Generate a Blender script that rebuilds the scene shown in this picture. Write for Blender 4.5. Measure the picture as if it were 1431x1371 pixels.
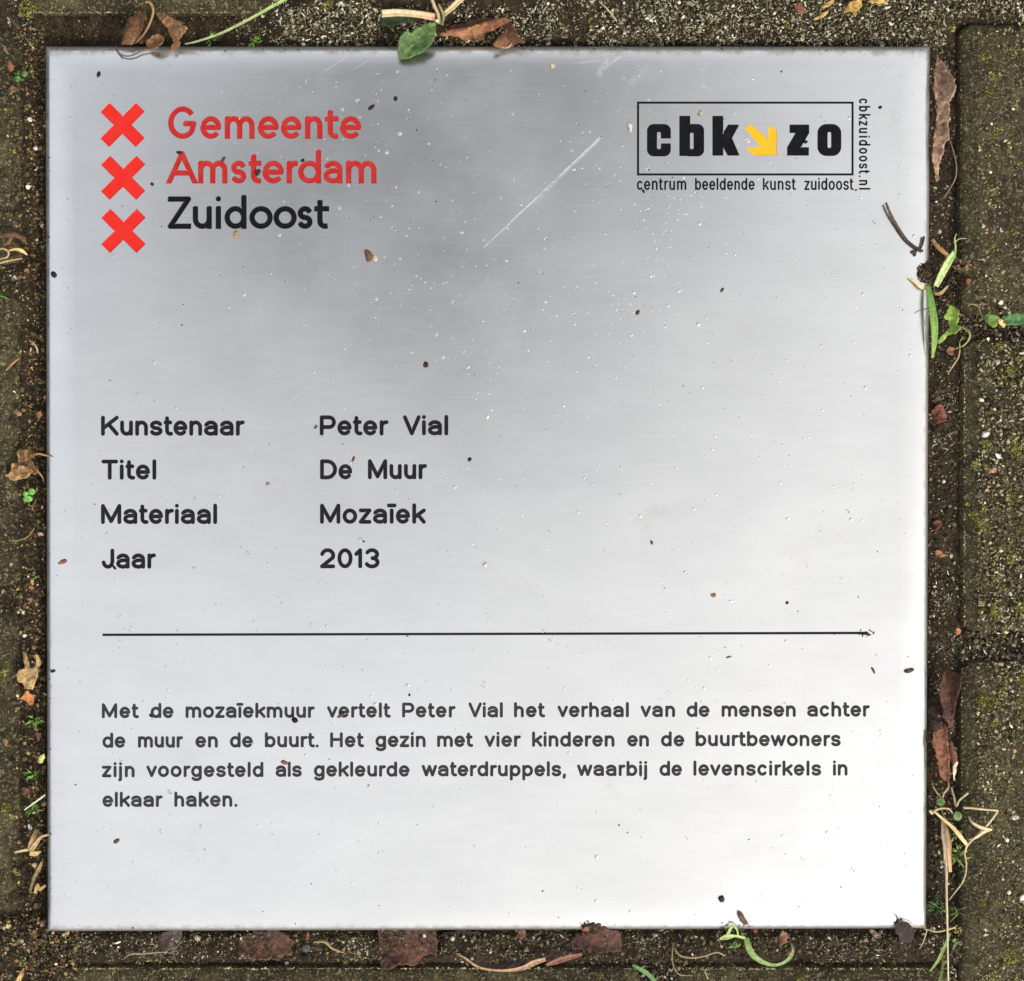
import bpy, math, random
import numpy as np
from mathutils import Vector, Matrix, Euler
from mathutils.geometry import delaunay_2d_cdt

random.seed(7)
rng = np.random.default_rng(11)
scene = bpy.context.scene
COL = scene.collection
for o in list(bpy.data.objects):
    bpy.data.objects.remove(o)

# ------------------------------------------------------------------ camera
W, H, F = 1431.0, 1371.0, 2253.0          # photo size and focal length in photo pixels
CAM_LOC = Vector((0.004162, 0.007047, 0.550029))
CAM_ROT = Euler((-0.0136835, -0.0075705, -0.000153), 'XYZ')
cam = bpy.data.cameras.new('camera')
cam.sensor_fit = 'HORIZONTAL'
cam.sensor_width = 36.0
cam.lens = F / W * 36.0
cam.clip_start = 0.01
cam.clip_end = 200.0
camo = bpy.data.objects.new('camera', cam)
COL.objects.link(camo)
camo.location = CAM_LOC
camo.rotation_euler = CAM_ROT
scene.camera = camo

# ------------------------------------------------------------------ light
SUN_DIR = Vector((0.62, -0.60, 0.78)).normalized()      # towards the sun: lower right of the picture
SUN_EL = math.asin(SUN_DIR.z)
SUN_ROT = math.atan2(SUN_DIR.x, SUN_DIR.y)
sun = bpy.data.lights.new('sun', 'SUN')
sun.energy = 2.1
sun.angle = math.radians(14)
sun.color = (1.0, 0.93, 0.82)
suno = bpy.data.objects.new('sun', sun)
COL.objects.link(suno)
suno.rotation_euler = SUN_DIR.to_track_quat('Z', 'Y').to_euler()

world = bpy.data.worlds.new('World')
scene.world = world
world.use_nodes = True
nt = world.node_tree
nt.nodes.clear()


def wn(t, **k):
    n = nt.nodes.new(t)
    for a, b in k.items():
        setattr(n, a, b)
    return n


def wmath(op, a, b=None, c=None, clamp=False):
    n = wn('ShaderNodeMath', operation=op, use_clamp=clamp)
    for i, v in enumerate((a, b, c)):
        if v is None:
            continue
        if isinstance(v, (int, float)):
            n.inputs[i].default_value = v
        else:
            nt.links.new(v, n.inputs[i])
    return n.outputs[0]


w_out = wn('ShaderNodeOutputWorld')
w_bg = wn('ShaderNodeBackground')
w_bg.inputs['Strength'].default_value = 0.1
sky = wn('ShaderNodeTexSky', sky_type='NISHITA')
sky.sun_disc = False
sky.sun_elevation = SUN_EL
sky.sun_rotation = SUN_ROT
tc = wn('ShaderNodeTexCoord')
sep = wn('ShaderNodeSeparateXYZ')
nt.links.new(tc.outputs['Generated'], sep.inputs[0])
zz = wmath('MAXIMUM', sep.outputs['Z'], 0.08)
gx = wmath('DIVIDE', sep.outputs['X'], zz)
gy = wmath('DIVIDE', sep.outputs['Y'], zz)
# the thin cloud layer glows more towards the sun
dn = wn('ShaderNodeVectorMath', operation='DOT_PRODUCT')
nt.links.new(tc.outputs['Generated'], dn.inputs[0])
dn.inputs[1].default_value = (0.72, -0.62, 0.30)
toward = wmath('MULTIPLY_ADD', dn.outputs['Value'], 1.0, 0.32, clamp=True)
cloud = wn('ShaderNodeMix', data_type='RGBA')
nt.links.new(toward, cloud.inputs['Factor'])
cloud.inputs[6].default_value = (8.9, 9.5, 10.5, 1)
cloud.inputs[7].default_value = (12.2, 12.0, 11.7, 1)
mx = wn('ShaderNodeMix', data_type='RGBA')
mx.inputs['Factor'].default_value = 0.88
nt.links.new(sky.outputs[0], mx.inputs[6])
nt.links.new(cloud.outputs[2], mx.inputs[7])
# hazy glow of the veiled sun
gl = wn('ShaderNodeVectorMath', operation='DOT_PRODUCT')
nt.links.new(tc.outputs['Generated'], gl.inputs[0])
gl.inputs[1].default_value = SUN_DIR
glow = wn('ShaderNodeMapRange', interpolation_type='SMOOTHSTEP')
nt.links.new(gl.outputs['Value'], glow.inputs[0])
glow.inputs[1].default_value = 0.80
glow.inputs[2].default_value = 1.0
glow.inputs[3].default_value = 1.0
glow.inputs[4].default_value = 1.6
# soft dark sky patch, added to replace a person's reflection in the steel
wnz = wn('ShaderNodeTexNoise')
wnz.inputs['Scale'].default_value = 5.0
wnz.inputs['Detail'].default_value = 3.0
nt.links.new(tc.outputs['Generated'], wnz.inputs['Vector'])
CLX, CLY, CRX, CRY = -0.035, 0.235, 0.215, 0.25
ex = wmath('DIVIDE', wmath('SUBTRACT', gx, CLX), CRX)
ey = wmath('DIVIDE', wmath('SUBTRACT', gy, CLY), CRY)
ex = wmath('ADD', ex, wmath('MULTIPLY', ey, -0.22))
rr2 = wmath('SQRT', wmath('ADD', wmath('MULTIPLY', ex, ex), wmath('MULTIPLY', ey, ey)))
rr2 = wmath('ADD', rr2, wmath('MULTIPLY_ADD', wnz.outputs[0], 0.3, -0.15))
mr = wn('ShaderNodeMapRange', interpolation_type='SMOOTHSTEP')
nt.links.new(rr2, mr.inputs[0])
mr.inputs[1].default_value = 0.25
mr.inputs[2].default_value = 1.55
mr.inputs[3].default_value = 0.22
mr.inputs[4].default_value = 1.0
# dark houses and trees round the place shut off the low sky, least towards the sun; ground below
side = wmath('ADD', wmath('MULTIPLY', sep.outputs['X'], 0.40), wmath('MULTIPLY', sep.outputs['Y'], -0.90))
hor = wmath('MULTIPLY_ADD', side, -0.48, 0.27)
hz = wn('ShaderNodeMapRange', interpolation_type='SMOOTHSTEP')
nt.links.new(wmath('SUBTRACT', sep.outputs['Z'], hor), hz.inputs[0])
hz.inputs[1].default_value = -0.16
hz.inputs[2].default_value = 0.14
hz.inputs[3].default_value = 0.14
hz.inputs[4].default_value = 1.0
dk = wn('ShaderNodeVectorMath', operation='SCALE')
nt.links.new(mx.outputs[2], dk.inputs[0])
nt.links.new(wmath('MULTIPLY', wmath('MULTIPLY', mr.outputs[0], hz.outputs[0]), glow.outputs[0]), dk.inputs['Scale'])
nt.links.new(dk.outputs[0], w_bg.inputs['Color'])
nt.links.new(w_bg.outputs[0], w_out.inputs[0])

scene.view_settings.view_transform = 'Standard'
scene.view_settings.look = 'None'
scene.view_settings.exposure = 0.2
scene.view_settings.gamma = 1.0
scene.view_settings.use_curve_mapping = False
scene.render.engine = 'CYCLES'
scene.cycles.max_bounces = 6
scene.cycles.use_denoising = True

# ------------------------------------------------------------------ helpers
RM = np.array(CAM_ROT.to_matrix())
CL = np.array(CAM_LOC)
S = 0.3 / 1229.0                       # metres per photo pixel on the plaque


def P(px, py, z=0.0):
    """points of the horizontal plane z seen at photo pixels px, py -> (n,3)"""
    px = np.atleast_1d(np.asarray(px, float))
    py = np.atleast_1d(np.asarray(py, float))
    d = np.stack([(px - W / 2) / F, -(py - H / 2) / F, -np.ones_like(px)], 1) @ RM.T
    z = np.broadcast_to(np.asarray(z, float), px.shape)
    t = (z - CL[2]) / d[:, 2]
    return CL + d * t[:, None]


def lin(r, g, b):
    f = lambda c: (c / 255 / 12.92) if c / 255 <= 0.04045 else ((c / 255 + 0.055) / 1.055) ** 2.4
    return (f(r), f(g), f(b))


def hash2(i, j, seed):
    n = (i * 374761393 + j * 668265263 + seed * 974634777) & 0xffffffff
    n = ((n ^ (n >> 13)) * 1274126177) & 0xffffffff
    return ((n ^ (n >> 16)) & 0xffff) / 65535.0


def vnoise(x, y, seed=0):
    xi = np.floor(x).astype(np.int64); yi = np.floor(y).astype(np.int64)
    fx = x - xi; fy = y - yi
    fx = fx * fx * (3 - 2 * fx); fy = fy * fy * (3 - 2 * fy)
    a = hash2(xi, yi, seed); b = hash2(xi + 1, yi, seed); c = hash2(xi, yi + 1, seed); d = hash2(xi + 1, yi + 1, seed)
    return (a + (b - a) * fx) * (1 - fy) + (c + (d - c) * fx) * fy


def fbm(x, y, seed=0, oct=4):
    x = np.asarray(x, float); y = np.asarray(y, float)
    s = 0; a = 0.5; t = 0
    for k in range(oct):
        s = s + a * vnoise(x * 2 ** k, y * 2 ** k, seed + k * 17); t += a; a *= 0.5
    return s / t


def mesh_np(name, V, faces, mat=None, smooth=False, colors=None, parent=None):
    """faces: (n,k) array or a list of arrays"""
    me = bpy.data.meshes.new(name)
    V = np.asarray(V, np.float32)
    fl = [np.asarray(f, np.int32) for f in (faces if isinstance(faces, list) else [faces]) if len(f)]
    nl = sum(f.size for f in fl); npoly = sum(len(f) for f in fl)
    me.vertices.add(len(V)); me.vertices.foreach_set('co', V.ravel())
    me.loops.add(nl); me.loops.foreach_set('vertex_index', np.concatenate([f.ravel() for f in fl]))
    me.polygons.add(npoly)
    tot = np.concatenate([np.full(len(f), f.shape[1], np.int32) for f in fl])
    st = np.concatenate([[0], np.cumsum(tot)[:-1]]).astype(np.int32)
    me.polygons.foreach_set('loop_start', st)
    me.polygons.foreach_set('loop_total', tot)
    sm = np.zeros(npoly, bool)
    sm[:] = smooth
    me.polygons.foreach_set('use_smooth', sm)
    if colors is not None:
        at = me.attributes.new('Col', 'FLOAT_COLOR', 'POINT')
        c = np.ones((len(V), 4), np.float32); c[:, :3] = colors
        at.data.foreach_set('color', c.ravel())
    me.update(calc_edges=True)
    me.validate()
    if mat:
        me.materials.append(mat)
    o = bpy.data.objects.new(name, me)
    COL.objects.link(o)
    if parent is not None:
        o.parent = parent
    return o


def tag(o, label=None, cat=None, group=None, kind=None):
    if label: o['label'] = label
    if cat: o['category'] = cat
    if group: o['group'] = group
    if kind: o['kind'] = kind
    return o


def thing(name, label, cat, loc=(0, 0, 0), group=None):
    o = bpy.data.objects.new(name, None)
    o.empty_display_size = 0.01
    COL.objects.link(o)
    tag(o, label, cat, group)
    return o


# ------------------------------------------------------------------ materials
class NT:
    def __init__(self, name):
        self.m = bpy.data.materials.new(name)
        self.m.use_nodes = True
        self.t = self.m.node_tree
        self.b = self.t.nodes['Principled BSDF']

    def n(self, t, **k):
        x = self.t.nodes.new(t)
        for a, b in k.items():
            setattr(x, a, b)
        return x

    def put(self, sock, v):
        if isinstance(v, (int, float)):
            sock.default_value = v
        elif isinstance(v, tuple):
            sock.default_value = v if len(v) == 4 or sock.type == 'VECTOR' else (*v, 1)
        else:
            self.t.links.new(v, sock)

    def math(self, op, a, b=None, c=None, clamp=False):
        x = self.n('ShaderNodeMath', operation=op, use_clamp=clamp)
        for i, v in enumerate((a, b, c)):
            if v is not None:
                self.put(x.inputs[i], v)
        return x.outputs[0]

    def mix(self, f, a, b):
        x = self.n('ShaderNodeMix', data_type='RGBA')
        self.put(x.inputs['Factor'], f); self.put(x.inputs[6], a); self.put(x.inputs[7], b)
        return x.outputs[2]

    def coord(self, scale=(1, 1, 1)):
        tcn = self.n('ShaderNodeTexCoord')
        mp = self.n('ShaderNodeMapping')
        mp.inputs['Scale'].default_value = scale
        self.t.links.new(tcn.outputs['Object'], mp.inputs[0])
        return mp.outputs[0]

    def noise(self, scale, detail=4, rough=0.55, vec=None):
        x = self.n('ShaderNodeTexNoise')
        x.inputs['Scale'].default_value = scale; x.inputs['Detail'].default_value = detail
        x.inputs['Roughness'].default_value = rough
        if vec is None: vec = self.coord()
        self.t.links.new(vec, x.inputs['Vector'])
        return x.outputs[0]

    def range(self, v, a, b, c=0.0, d=1.0, smooth=True):
        x = self.n('ShaderNodeMapRange', interpolation_type='SMOOTHSTEP' if smooth else 'LINEAR')
        self.put(x.inputs[0], v)
        for i, q in enumerate((a, b, c, d)):
            x.inputs[i + 1].default_value = q
        return x.outputs[0]

    def bump(self, h, strength=0.3, dist=0.001):
        x = self.n('ShaderNodeBump')
        x.inputs['Strength'].default_value = strength; x.inputs['Distance'].default_value = dist
        self.put(x.inputs['Height'], h)
        self.t.links.new(x.outputs[0], self.b.inputs['Normal'])

    def set(self, **k):
        for a, v in k.items():
            self.put(self.b.inputs[a.replace('_', ' ')], v)
        return self


def attr_mat(name, rough=0.85, var=0.35, nscale=900, spec=0.3, bump=0.0, trans=0.0):
    """colour from the mesh's own colour attribute, broken up by fine noise"""
    q = NT(name)
    at = q.n('ShaderNodeAttribute', attribute_name='Col')
    nz = q.noise(nscale, 5, 0.65)
    f = q.range(nz, 0.3, 0.7, 1 - var, 1 + var)
    mul = q.n('ShaderNodeVectorMath', operation='SCALE')
    q.t.links.new(at.outputs['Color'], mul.inputs[0]); q.t.links.new(f, mul.inputs['Scale'])
    q.t.links.new(mul.outputs[0], q.b.inputs['Base Color'])
    q.b.inputs['Roughness'].default_value = rough
    q.b.inputs['Specular IOR Level'].default_value = spec
    if bump: q.bump(nz, bump, 0.0006)
    return q.m


M = {}
M['soil'] = attr_mat('damp_soil', 0.95, 0.5, 700, 0.2, 0.8)
M['grit'] = attr_mat('grit_grains', 0.8, 0.3, 1500, 0.3)
M['moss'] = attr_mat('moss_shreds', 0.95, 0.35, 1200, 0.1)
M['leaf'] = attr_mat('dead_leaf', 0.7, 0.42, 900, 0.3, 0.9)
M['green'] = attr_mat('green_blade', 0.6, 0.32, 900, 0.3, 0.5)
M['straw'] = attr_mat('dry_straw', 0.6, 0.2, 700, 0.4)
M['crumb'] = attr_mat('dirt_crumb', 0.85, 0.4, 2500, 0.2, 0.5)


def paint(name, c, rough=0.6, worn=0.08, dark=0.75):
    q = NT(name)
    nz = q.noise(260, 5, 0.6)
    w = q.range(nz, 0.35, 0.7, 0, worn)
    fine = q.range(q.noise(1600, 3), 0.68, 0.76, 0, 0.5)
    c2 = tuple(v * dark + 0.004 for v in c)
    base = q.mix(w, c, tuple(min(1, v + 0.10) for v in c2))
    base = q.mix(fine, base, c2)
    q.set(Base_Color=base, Roughness=rough)
    q.b.inputs['Specular IOR Level'].default_value = 0.05
    return q.m


M['red_cross'] = paint('vermilion_enamel', (0.58, 0.021, 0.015))
M['red_text'] = paint('red_enamel', (0.38, 0.017, 0.014), worn=0.16)
M['black'] = paint('black_enamel', (0.006, 0.006, 0.007), worn=0.03)
M['grey_black'] = paint('faded_black_enamel', (0.012, 0.011, 0.014), worn=0.06)
M['para'] = paint('faded_charcoal_enamel', (0.030, 0.029, 0.031), worn=0.12)
M['yellow'] = paint('yellow_enamel', (0.80, 0.40, 0.010), worn=0.25, dark=0.6)


def steel():
    q = NT('brushed_steel')
    co = q.coord((45, 2400, 1))
    streak = q.noise(1.0, 4, 0.7, co)
    co2 = q.coord((3, 160, 1))
    streak2 = q.noise(1.0, 3, 0.6, co2)
    blotch = q.noise(14, 5, 0.6)
    smear = q.noise(45, 4, 0.65, q.coord((0.6, 1.6, 1)))
    g = q.math('ADD', q.range(streak, 0.3, 0.7, -0.012, 0.012), q.range(streak2, 0.3, 0.7, -0.003, 0.003))
    g = q.math('ADD', g, q.range(smear, 0.3, 0.7, -0.02, 0.02))
    val = q.math('ADD', 0.685, g)
    comb = q.n('ShaderNodeCombineColor')
    for i, k in enumerate((1.0, 0.995, 0.985)):
        q.put(comb.inputs[i], q.math('MULTIPLY', val, k))
    base = comb.outputs[0]
    rough = q.math('ADD', q.range(blotch, 0.3, 0.7, 0.20, 0.27), q.range(streak, 0.3, 0.7, -0.006, 0.006))
    metal = 1.0
    # ---- scratches: scuffed lines of rougher metal, in metres on the plaque
    tcn = q.n('ShaderNodeTexCoord')
    sp = q.n('ShaderNodeSeparateXYZ')
    q.t.links.new(tcn.outputs['Object'], sp.inputs[0])
    sx = q.math('ADD', sp.outputs[0], q.range(q.noise(120, 2), 0.3, 0.7, -0.0002, 0.0002))
    sy = sp.outputs[1]

    brk = q.range(q.noise(420, 3, 0.7), 0.36, 0.56, 0.25, 1.0)

    def scratch(x0, y0, x1, y1, w0, w1, k):
        a = P(x0, y0)[0]; b = P(x1, y1)[0]
        d = b - a; L = float(np.hypot(d[0], d[1])); ux, uy = d[0] / L, d[1] / L
        t = q.math('ADD', q.math('MULTIPLY', q.math('SUBTRACT', sx, float(a[0])), float(ux)), q.math('MULTIPLY', q.math('SUBTRACT', sy, float(a[1])), float(uy)))
        n = q.math('ABSOLUTE', q.math('SUBTRACT', q.math('MULTIPLY', q.math('SUBTRACT', sx, float(a[0])), float(uy)), q.math('MULTIPLY', q.math('SUBTRACT', sy, float(a[1])), float(ux))))
        tt = q.math('DIVIDE', t, L, clamp=True)
        over = q.math('ABSOLUTE', q.math('SUBTRACT', q.math('DIVIDE', t, L), tt))
        wd = q.math('MULTIPLY_ADD', tt, (w1 - w0) * S, w0 * S)
        r = q.math('ADD', q.math('DIVIDE', n, wd), q.math('MULTIPLY', over, 200.0))
        return q.math('MULTIPLY', q.range(r, 0.2, 1.0, k * .42, 0.0), brk)

    fields = None
    for a in [(842, 190, 676, 346, 2.6, 1.0, .9), (838, 194, 742, 290, 4.5, 0.8, .35), (486, 78, 448, 104, 1.2, .7, .8), (516, 84, 494, 97, .9, .6, .6),
              (868, 78, 842, 97, 3.5, 1, .6), (850, 82, 836, 106, 5, 7, .45), (905, 92, 880, 118, 6, 9, .22), (810, 88, 838, 84, 1.5, 2, .4),
              (992, 86, 978, 102, .9, .7, .6), (1236, 94, 1228, 102, .9, .8, .8), (540, 110, 520, 128, .8, .6, .4), (300, 1170, 205, 1208, 1.8, 1.0, .30),
              (560, 1150, 200, 1275, 3.5, 1.5, .16), (560, 1168, 420, 1215, 4, 8, .10), (432, 540, 400, 566, .8, .6, .5), (980, 118, 1000, 130, 3, 1, .3),
              (1020, 700, 1090, 640, .6, .5, .3), (700, 480, 660, 560, .5, .5, .25), (345, 640, 290, 655, .5, .5, .3)]:
        f = scratch(*a)
        fields = f if fields is None else q.math('MAXIMUM', fields, f)
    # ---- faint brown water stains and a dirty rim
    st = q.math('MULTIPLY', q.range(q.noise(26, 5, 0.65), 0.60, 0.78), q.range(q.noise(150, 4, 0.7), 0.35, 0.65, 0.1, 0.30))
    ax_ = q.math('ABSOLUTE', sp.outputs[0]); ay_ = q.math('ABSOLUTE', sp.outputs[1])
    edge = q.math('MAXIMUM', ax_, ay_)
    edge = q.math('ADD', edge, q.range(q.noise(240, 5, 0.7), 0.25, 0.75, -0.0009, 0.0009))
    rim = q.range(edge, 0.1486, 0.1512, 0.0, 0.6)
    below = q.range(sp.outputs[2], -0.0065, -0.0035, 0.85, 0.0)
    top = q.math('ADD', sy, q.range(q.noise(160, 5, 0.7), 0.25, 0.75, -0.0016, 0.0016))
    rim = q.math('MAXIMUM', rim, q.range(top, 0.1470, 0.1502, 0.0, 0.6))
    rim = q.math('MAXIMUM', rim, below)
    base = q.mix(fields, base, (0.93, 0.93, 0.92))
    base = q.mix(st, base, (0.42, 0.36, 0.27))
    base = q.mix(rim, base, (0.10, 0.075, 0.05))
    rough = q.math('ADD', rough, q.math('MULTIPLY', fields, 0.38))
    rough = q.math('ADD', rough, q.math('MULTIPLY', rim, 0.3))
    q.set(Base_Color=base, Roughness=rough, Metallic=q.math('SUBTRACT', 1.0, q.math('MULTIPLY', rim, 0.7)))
    h = q.math('ADD', q.math('MULTIPLY', q.noise(9, 2), 1.0), q.math('MULTIPLY', fields, 0.02))
    q.bump(h, 0.35, 0.0009)
    return q.m


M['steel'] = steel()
q = NT('pimpled_steel')
q.set(Base_Color=(0.50, 0.50, 0.49), Roughness=0.42, Metallic=1.0)
M['pimple'] = q.m


def brick_mat():
    q = NT('weathered_paver')
    n1 = q.noise(38, 5, 0.65); n2 = q.noise(260, 5, 0.7); n3 = q.noise(1100, 4, 0.7)
    oi = q.n('ShaderNodeObjectInfo')
    base = q.mix(q.range(n1, 0.35, 0.65), lin(50, 44, 29), lin(88, 81, 55))
    base = q.mix(q.range(n2, 0.40, 0.62), base, lin(50, 42, 29))
    base = q.mix(q.math('MULTIPLY', q.range(n3, 0.53, 0.66), 0.9), base, lin(140, 133, 102))
    # ragged pale aggregate and dark pits
    n4 = q.noise(520, 3, 0.6, q.coord((1, 1, 1)))
    base = q.mix(q.math('MULTIPLY', q.range(n4, 0.60, 0.66), 0.7), base, lin(150, 140, 112))
    n5 = q.noise(430, 4, 0.7, q.coord((1.1, .9, 1)))
    base = q.mix(q.math('MULTIPLY', q.range(n5, 0.58, 0.66), 0.85), base, lin(30, 24, 17))
    # olive algae film
    base = q.mix(q.range(q.noise(85, 6, 0.75), 0.50, 0.66, 0, 0.5), base, lin(82, 75, 42))
    q.set(Base_Color=base, Roughness=0.9)
    q.b.inputs['Specular IOR Level'].default_value = 0.25
    q.bump(q.math('ADD', n2, q.math('MULTIPLY', n3, 0.7)), 1.0, 0.0016)
    return q.m


M['brick'] = brick_mat()

# ------------------------------------------------------------------ ground: joint soil, pavers
Z_BRICK = -0.004


def soil_z(px, py):
    px = np.asarray(px, float); py = np.asarray(py, float)
    z = -0.0092 + 0.003 * (fbm(px / 40, py / 40, 3) - 0.5) + 0.0022 * (fbm(px / 9, py / 9, 5) - 0.5)
    sst = lambda a, b, v: (lambda t: t * t * (3 - 2 * t))(np.clip((v - a) / (b - a), 0, 1))
    wob = 14 * (fbm(px / 60, py * 0 + 2.0, 9) - 0.5)
    m = sst(330, 440, px) * (1 - sst(50, 72, py + wob * 0.4))
    m *= 1 - sst(1310, 1345, px) * sst(22, 42, py)
    top = -0.0048 + 0.0042 * (1 - sst(10, 50, py)) + 0.003 * (fbm(px / 22, py / 22, 21) - 0.5)
    z = z * (1 - m) + top * m
    ml = (1 - sst(36, 66, px)) * (0.35 + 0.65 * fbm(px / 70, py / 70, 33))       # left joint is fuller
    z = z + 0.003 * ml * (1 - m)
    mb = sst(1300, 1312, py) * (1 - sst(1335, 1352, py)) * sst(40, 70, px) * (0.2 + fbm(px / 55, py / 55, 41))
    z = z + 0.0034 * mb
    mc = (1 - sst(30, 75, px)) * sst(1280, 1310, py)                            # filled lower left corner
    z = z * (1 - mc) + mc * (-0.0035 + 0.002 * (fbm(px / 18, py / 18, 44) - .5))
    return z


gxs = np.arange(-420, 1860, 4.0); gys = np.arange(-420, 1800, 4.0)
GX, GY = np.meshgrid(gxs, gys)
gz = soil_z(GX.ravel(), GY.ravel())
GV = P(GX.ravel(), GY.ravel(), -0.008); GV[:, 2] = gz
ny, nx = GX.shape
ii = (np.arange(ny - 1)[:, None] * nx + np.arange(nx - 1)[None]).ravel()
quads = np.stack([ii, ii + nx, ii + nx + 1, ii + 1], 1)
fz = fbm(GX.ravel() / 12, GY.ravel() / 12, 77)
c0 = np.array(lin(32, 25, 18)); c1 = np.array(lin(64, 53, 38))
gc = c0 + (c1 - c0) * fz[:, None]
tag(mesh_np('ground', GV, quads, M['soil'], True, gc), 'dark damp soil filling the joints round the plaque', kind='structure')


def brick(x0, y0, x1, y1, label, dz=0.0, tilt=(0, 0), seed=0):
    st = 4.0
    xs = np.concatenate([[x0, x0 + 1.5], np.arange(x0 + 4, x1 - 3, st), [x1 - 1.5, x1]])
    ys = np.concatenate([[y0, y0 + 1.5], np.arange(y0 + 4, y1 - 3, st), [y1 - 1.5, y1]])
    X, Y = np.meshgrid(xs, ys)
    x = X.ravel(); y = Y.ravel()
    cx, cy, hx, hy = (x0 + x1) / 2, (y0 + y1) / 2, (x1 - x0) / 2, (y1 - y0) / 2
    rad = 16.0
    qx = np.abs(x - cx) - (hx - rad); qy = np.abs(y - cy) - (hy - rad)
    d = -(np.hypot(np.maximum(qx, 0), np.maximum(qy, 0)) + np.minimum(np.maximum(qx, qy), 0) - rad)   # inside distance
    wob = 5 * (fbm(x / 26, y / 26, seed + 60) - 0.5)
    t = np.clip((d + wob) / 24.0, 0, 1)
    drop = 0.0026 * (1 - t) ** 1.2
    drop += np.where(d < 3, 0.0012 * (1 - np.clip(d, 0, 3) / 3), 0)
    drop += np.where(d < 0, 0.02, 0)
    rough_m = np.clip(d / 30, 0.25, 1)
    z = Z_BRICK + dz - drop + rough_m * (0.0022 * (fbm(x / 9, y / 9, seed) - 0.5) + 0.0016 * (fbm(x / 90, y / 90, seed + 5) - 0.5))
    z += tilt[0] * (x - cx) * S + tilt[1] * (y - cy) * S
    jx = 1.6 * (fbm(x / 11, y / 11, seed + 8) - 0.5) * (d < 4); jy = 1.6 * (fbm(x / 11, y / 11, seed + 9) - 0.5) * (d < 4)
    V = P(x + jx, y + jy, Z_BRICK); V[:, 2] = z
    n_y, n_x = X.shape
    k = (np.arange(n_y - 1)[:, None] * n_x + np.arange(n_x - 1)[None]).ravel()
    fq = np.stack([k, k + n_x, k + n_x + 1, k + 1], 1)
    border = np.concatenate([np.arange(n_x), (np.arange(1, n_y) * n_x + n_x - 1), ((n_y - 1) * n_x + np.arange(n_x - 2, -1, -1)), (np.arange(n_y - 2, 0, -1) * n_x)])
    low = V[border].copy(); low[:, 2] = -0.06
    n0 = len(V)
    m = len(border)
    nb = np.roll(np.arange(m), -1)
    side = np.stack([border, border[nb], n0 + nb, n0 + np.arange(m)], 1)
    o = mesh_np('paving_brick', np.concatenate([V, low]), [fq, side], M['brick'], True)
    return tag(o, label, 'paving brick', 'weathered paving bricks round the plaque')


brick(1343, 30, 2163, 438, 'mossy paving brick beside the upper right edge, next to the tan leaf in the gap', 0.0004, (0, 0), 101)
brick(1347, 473, 2167, 884, 'paving brick right of the middle of the plaque with scattered yellow lichen tufts', 0.0, (0.01, 0), 102)
brick(1344, 925, 1757, 1748, 'speckled paving brick at lower right beside the bent dry straw', 0.0003, (0, 0.003), 103)
brick(42, -395, 868, 17, 'olive paving brick along the top left with its worn edge behind the curled leaf', 0.0002, (0, 0), 104)
brick(905, -395, 1310, 15, 'paving brick at the top right buried under pale grey moss', -0.003, (0, 0), 105)
brick(-792, -395, 10, 4, 'paving brick corner at the far upper left of the plaque', -0.0015, (0, 0), 106)
brick(-792, 34, 29, 372, 'brown paving brick left of the three red crosses', -0.001, (0, 0), 107)
brick(-792, 408, 27, 822, 'dark paving brick left of the artist and title lines, under the crumpled tan leaf', -0.0005, (0, 0), 108)
brick(-792, 856, 26, 1282, 'paving brick left of the paragraph with green tufts along its edge', -0.0008, (0, 0), 109)
brick(-792, 1318, 24, 1730, 'paving brick at the lower left corner, half covered in grit', -0.003, (0, 0), 110)
brick(66, 1354, 896, 1766, 'long paving brick under the plaque with a pale worn upper edge', 0.0, (0, 0), 111)
brick(948, 1354, 1328, 1766, 'shorter paving brick below the right part of the plaque, beside the green blade', -0.0003, (0, 0), 112)

# ------------------------------------------------------------------ crumbs, grit, moss


def ico():
    t = (1 + 5 ** .5) / 2
    v = np.array([(-1, t, 0), (1, t, 0), (-1, -t, 0), (1, -t, 0), (0, -1, t), (0, 1, t), (0, -1, -t), (0, 1, -t), (t, 0, -1), (t, 0, 1), (-t, 0, -1), (-t, 0, 1)], float)
    v /= np.linalg.norm(v[0])
    f = np.array([(0, 11, 5), (0, 5, 1), (0, 1, 7), (0, 7, 10), (0, 10, 11), (1, 5, 9), (5, 11, 4), (11, 10, 2), (10, 7, 6), (7, 1, 8), (3, 9, 4), (3, 4, 2), (3, 2, 6), (3, 6, 8), (3, 8, 9), (4, 9, 5), (2, 4, 11), (6, 2, 10), (8, 6, 7), (9, 8, 1)])
    return v, f


IV, IF = ico()
PEBBLES = [(IV * rng.uniform(0.6, 1.15, (12, 1)) * rng.uniform(0.6, 1.3, 3), IF) for _ in range(14)]
FLAKES = [(IV * rng.uniform(0.5, 1.25, (12, 1)) * np.array([1.2, rng.uniform(.5, 1), rng.uniform(.15, .35)]), IF) for _ in range(12)]


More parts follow.
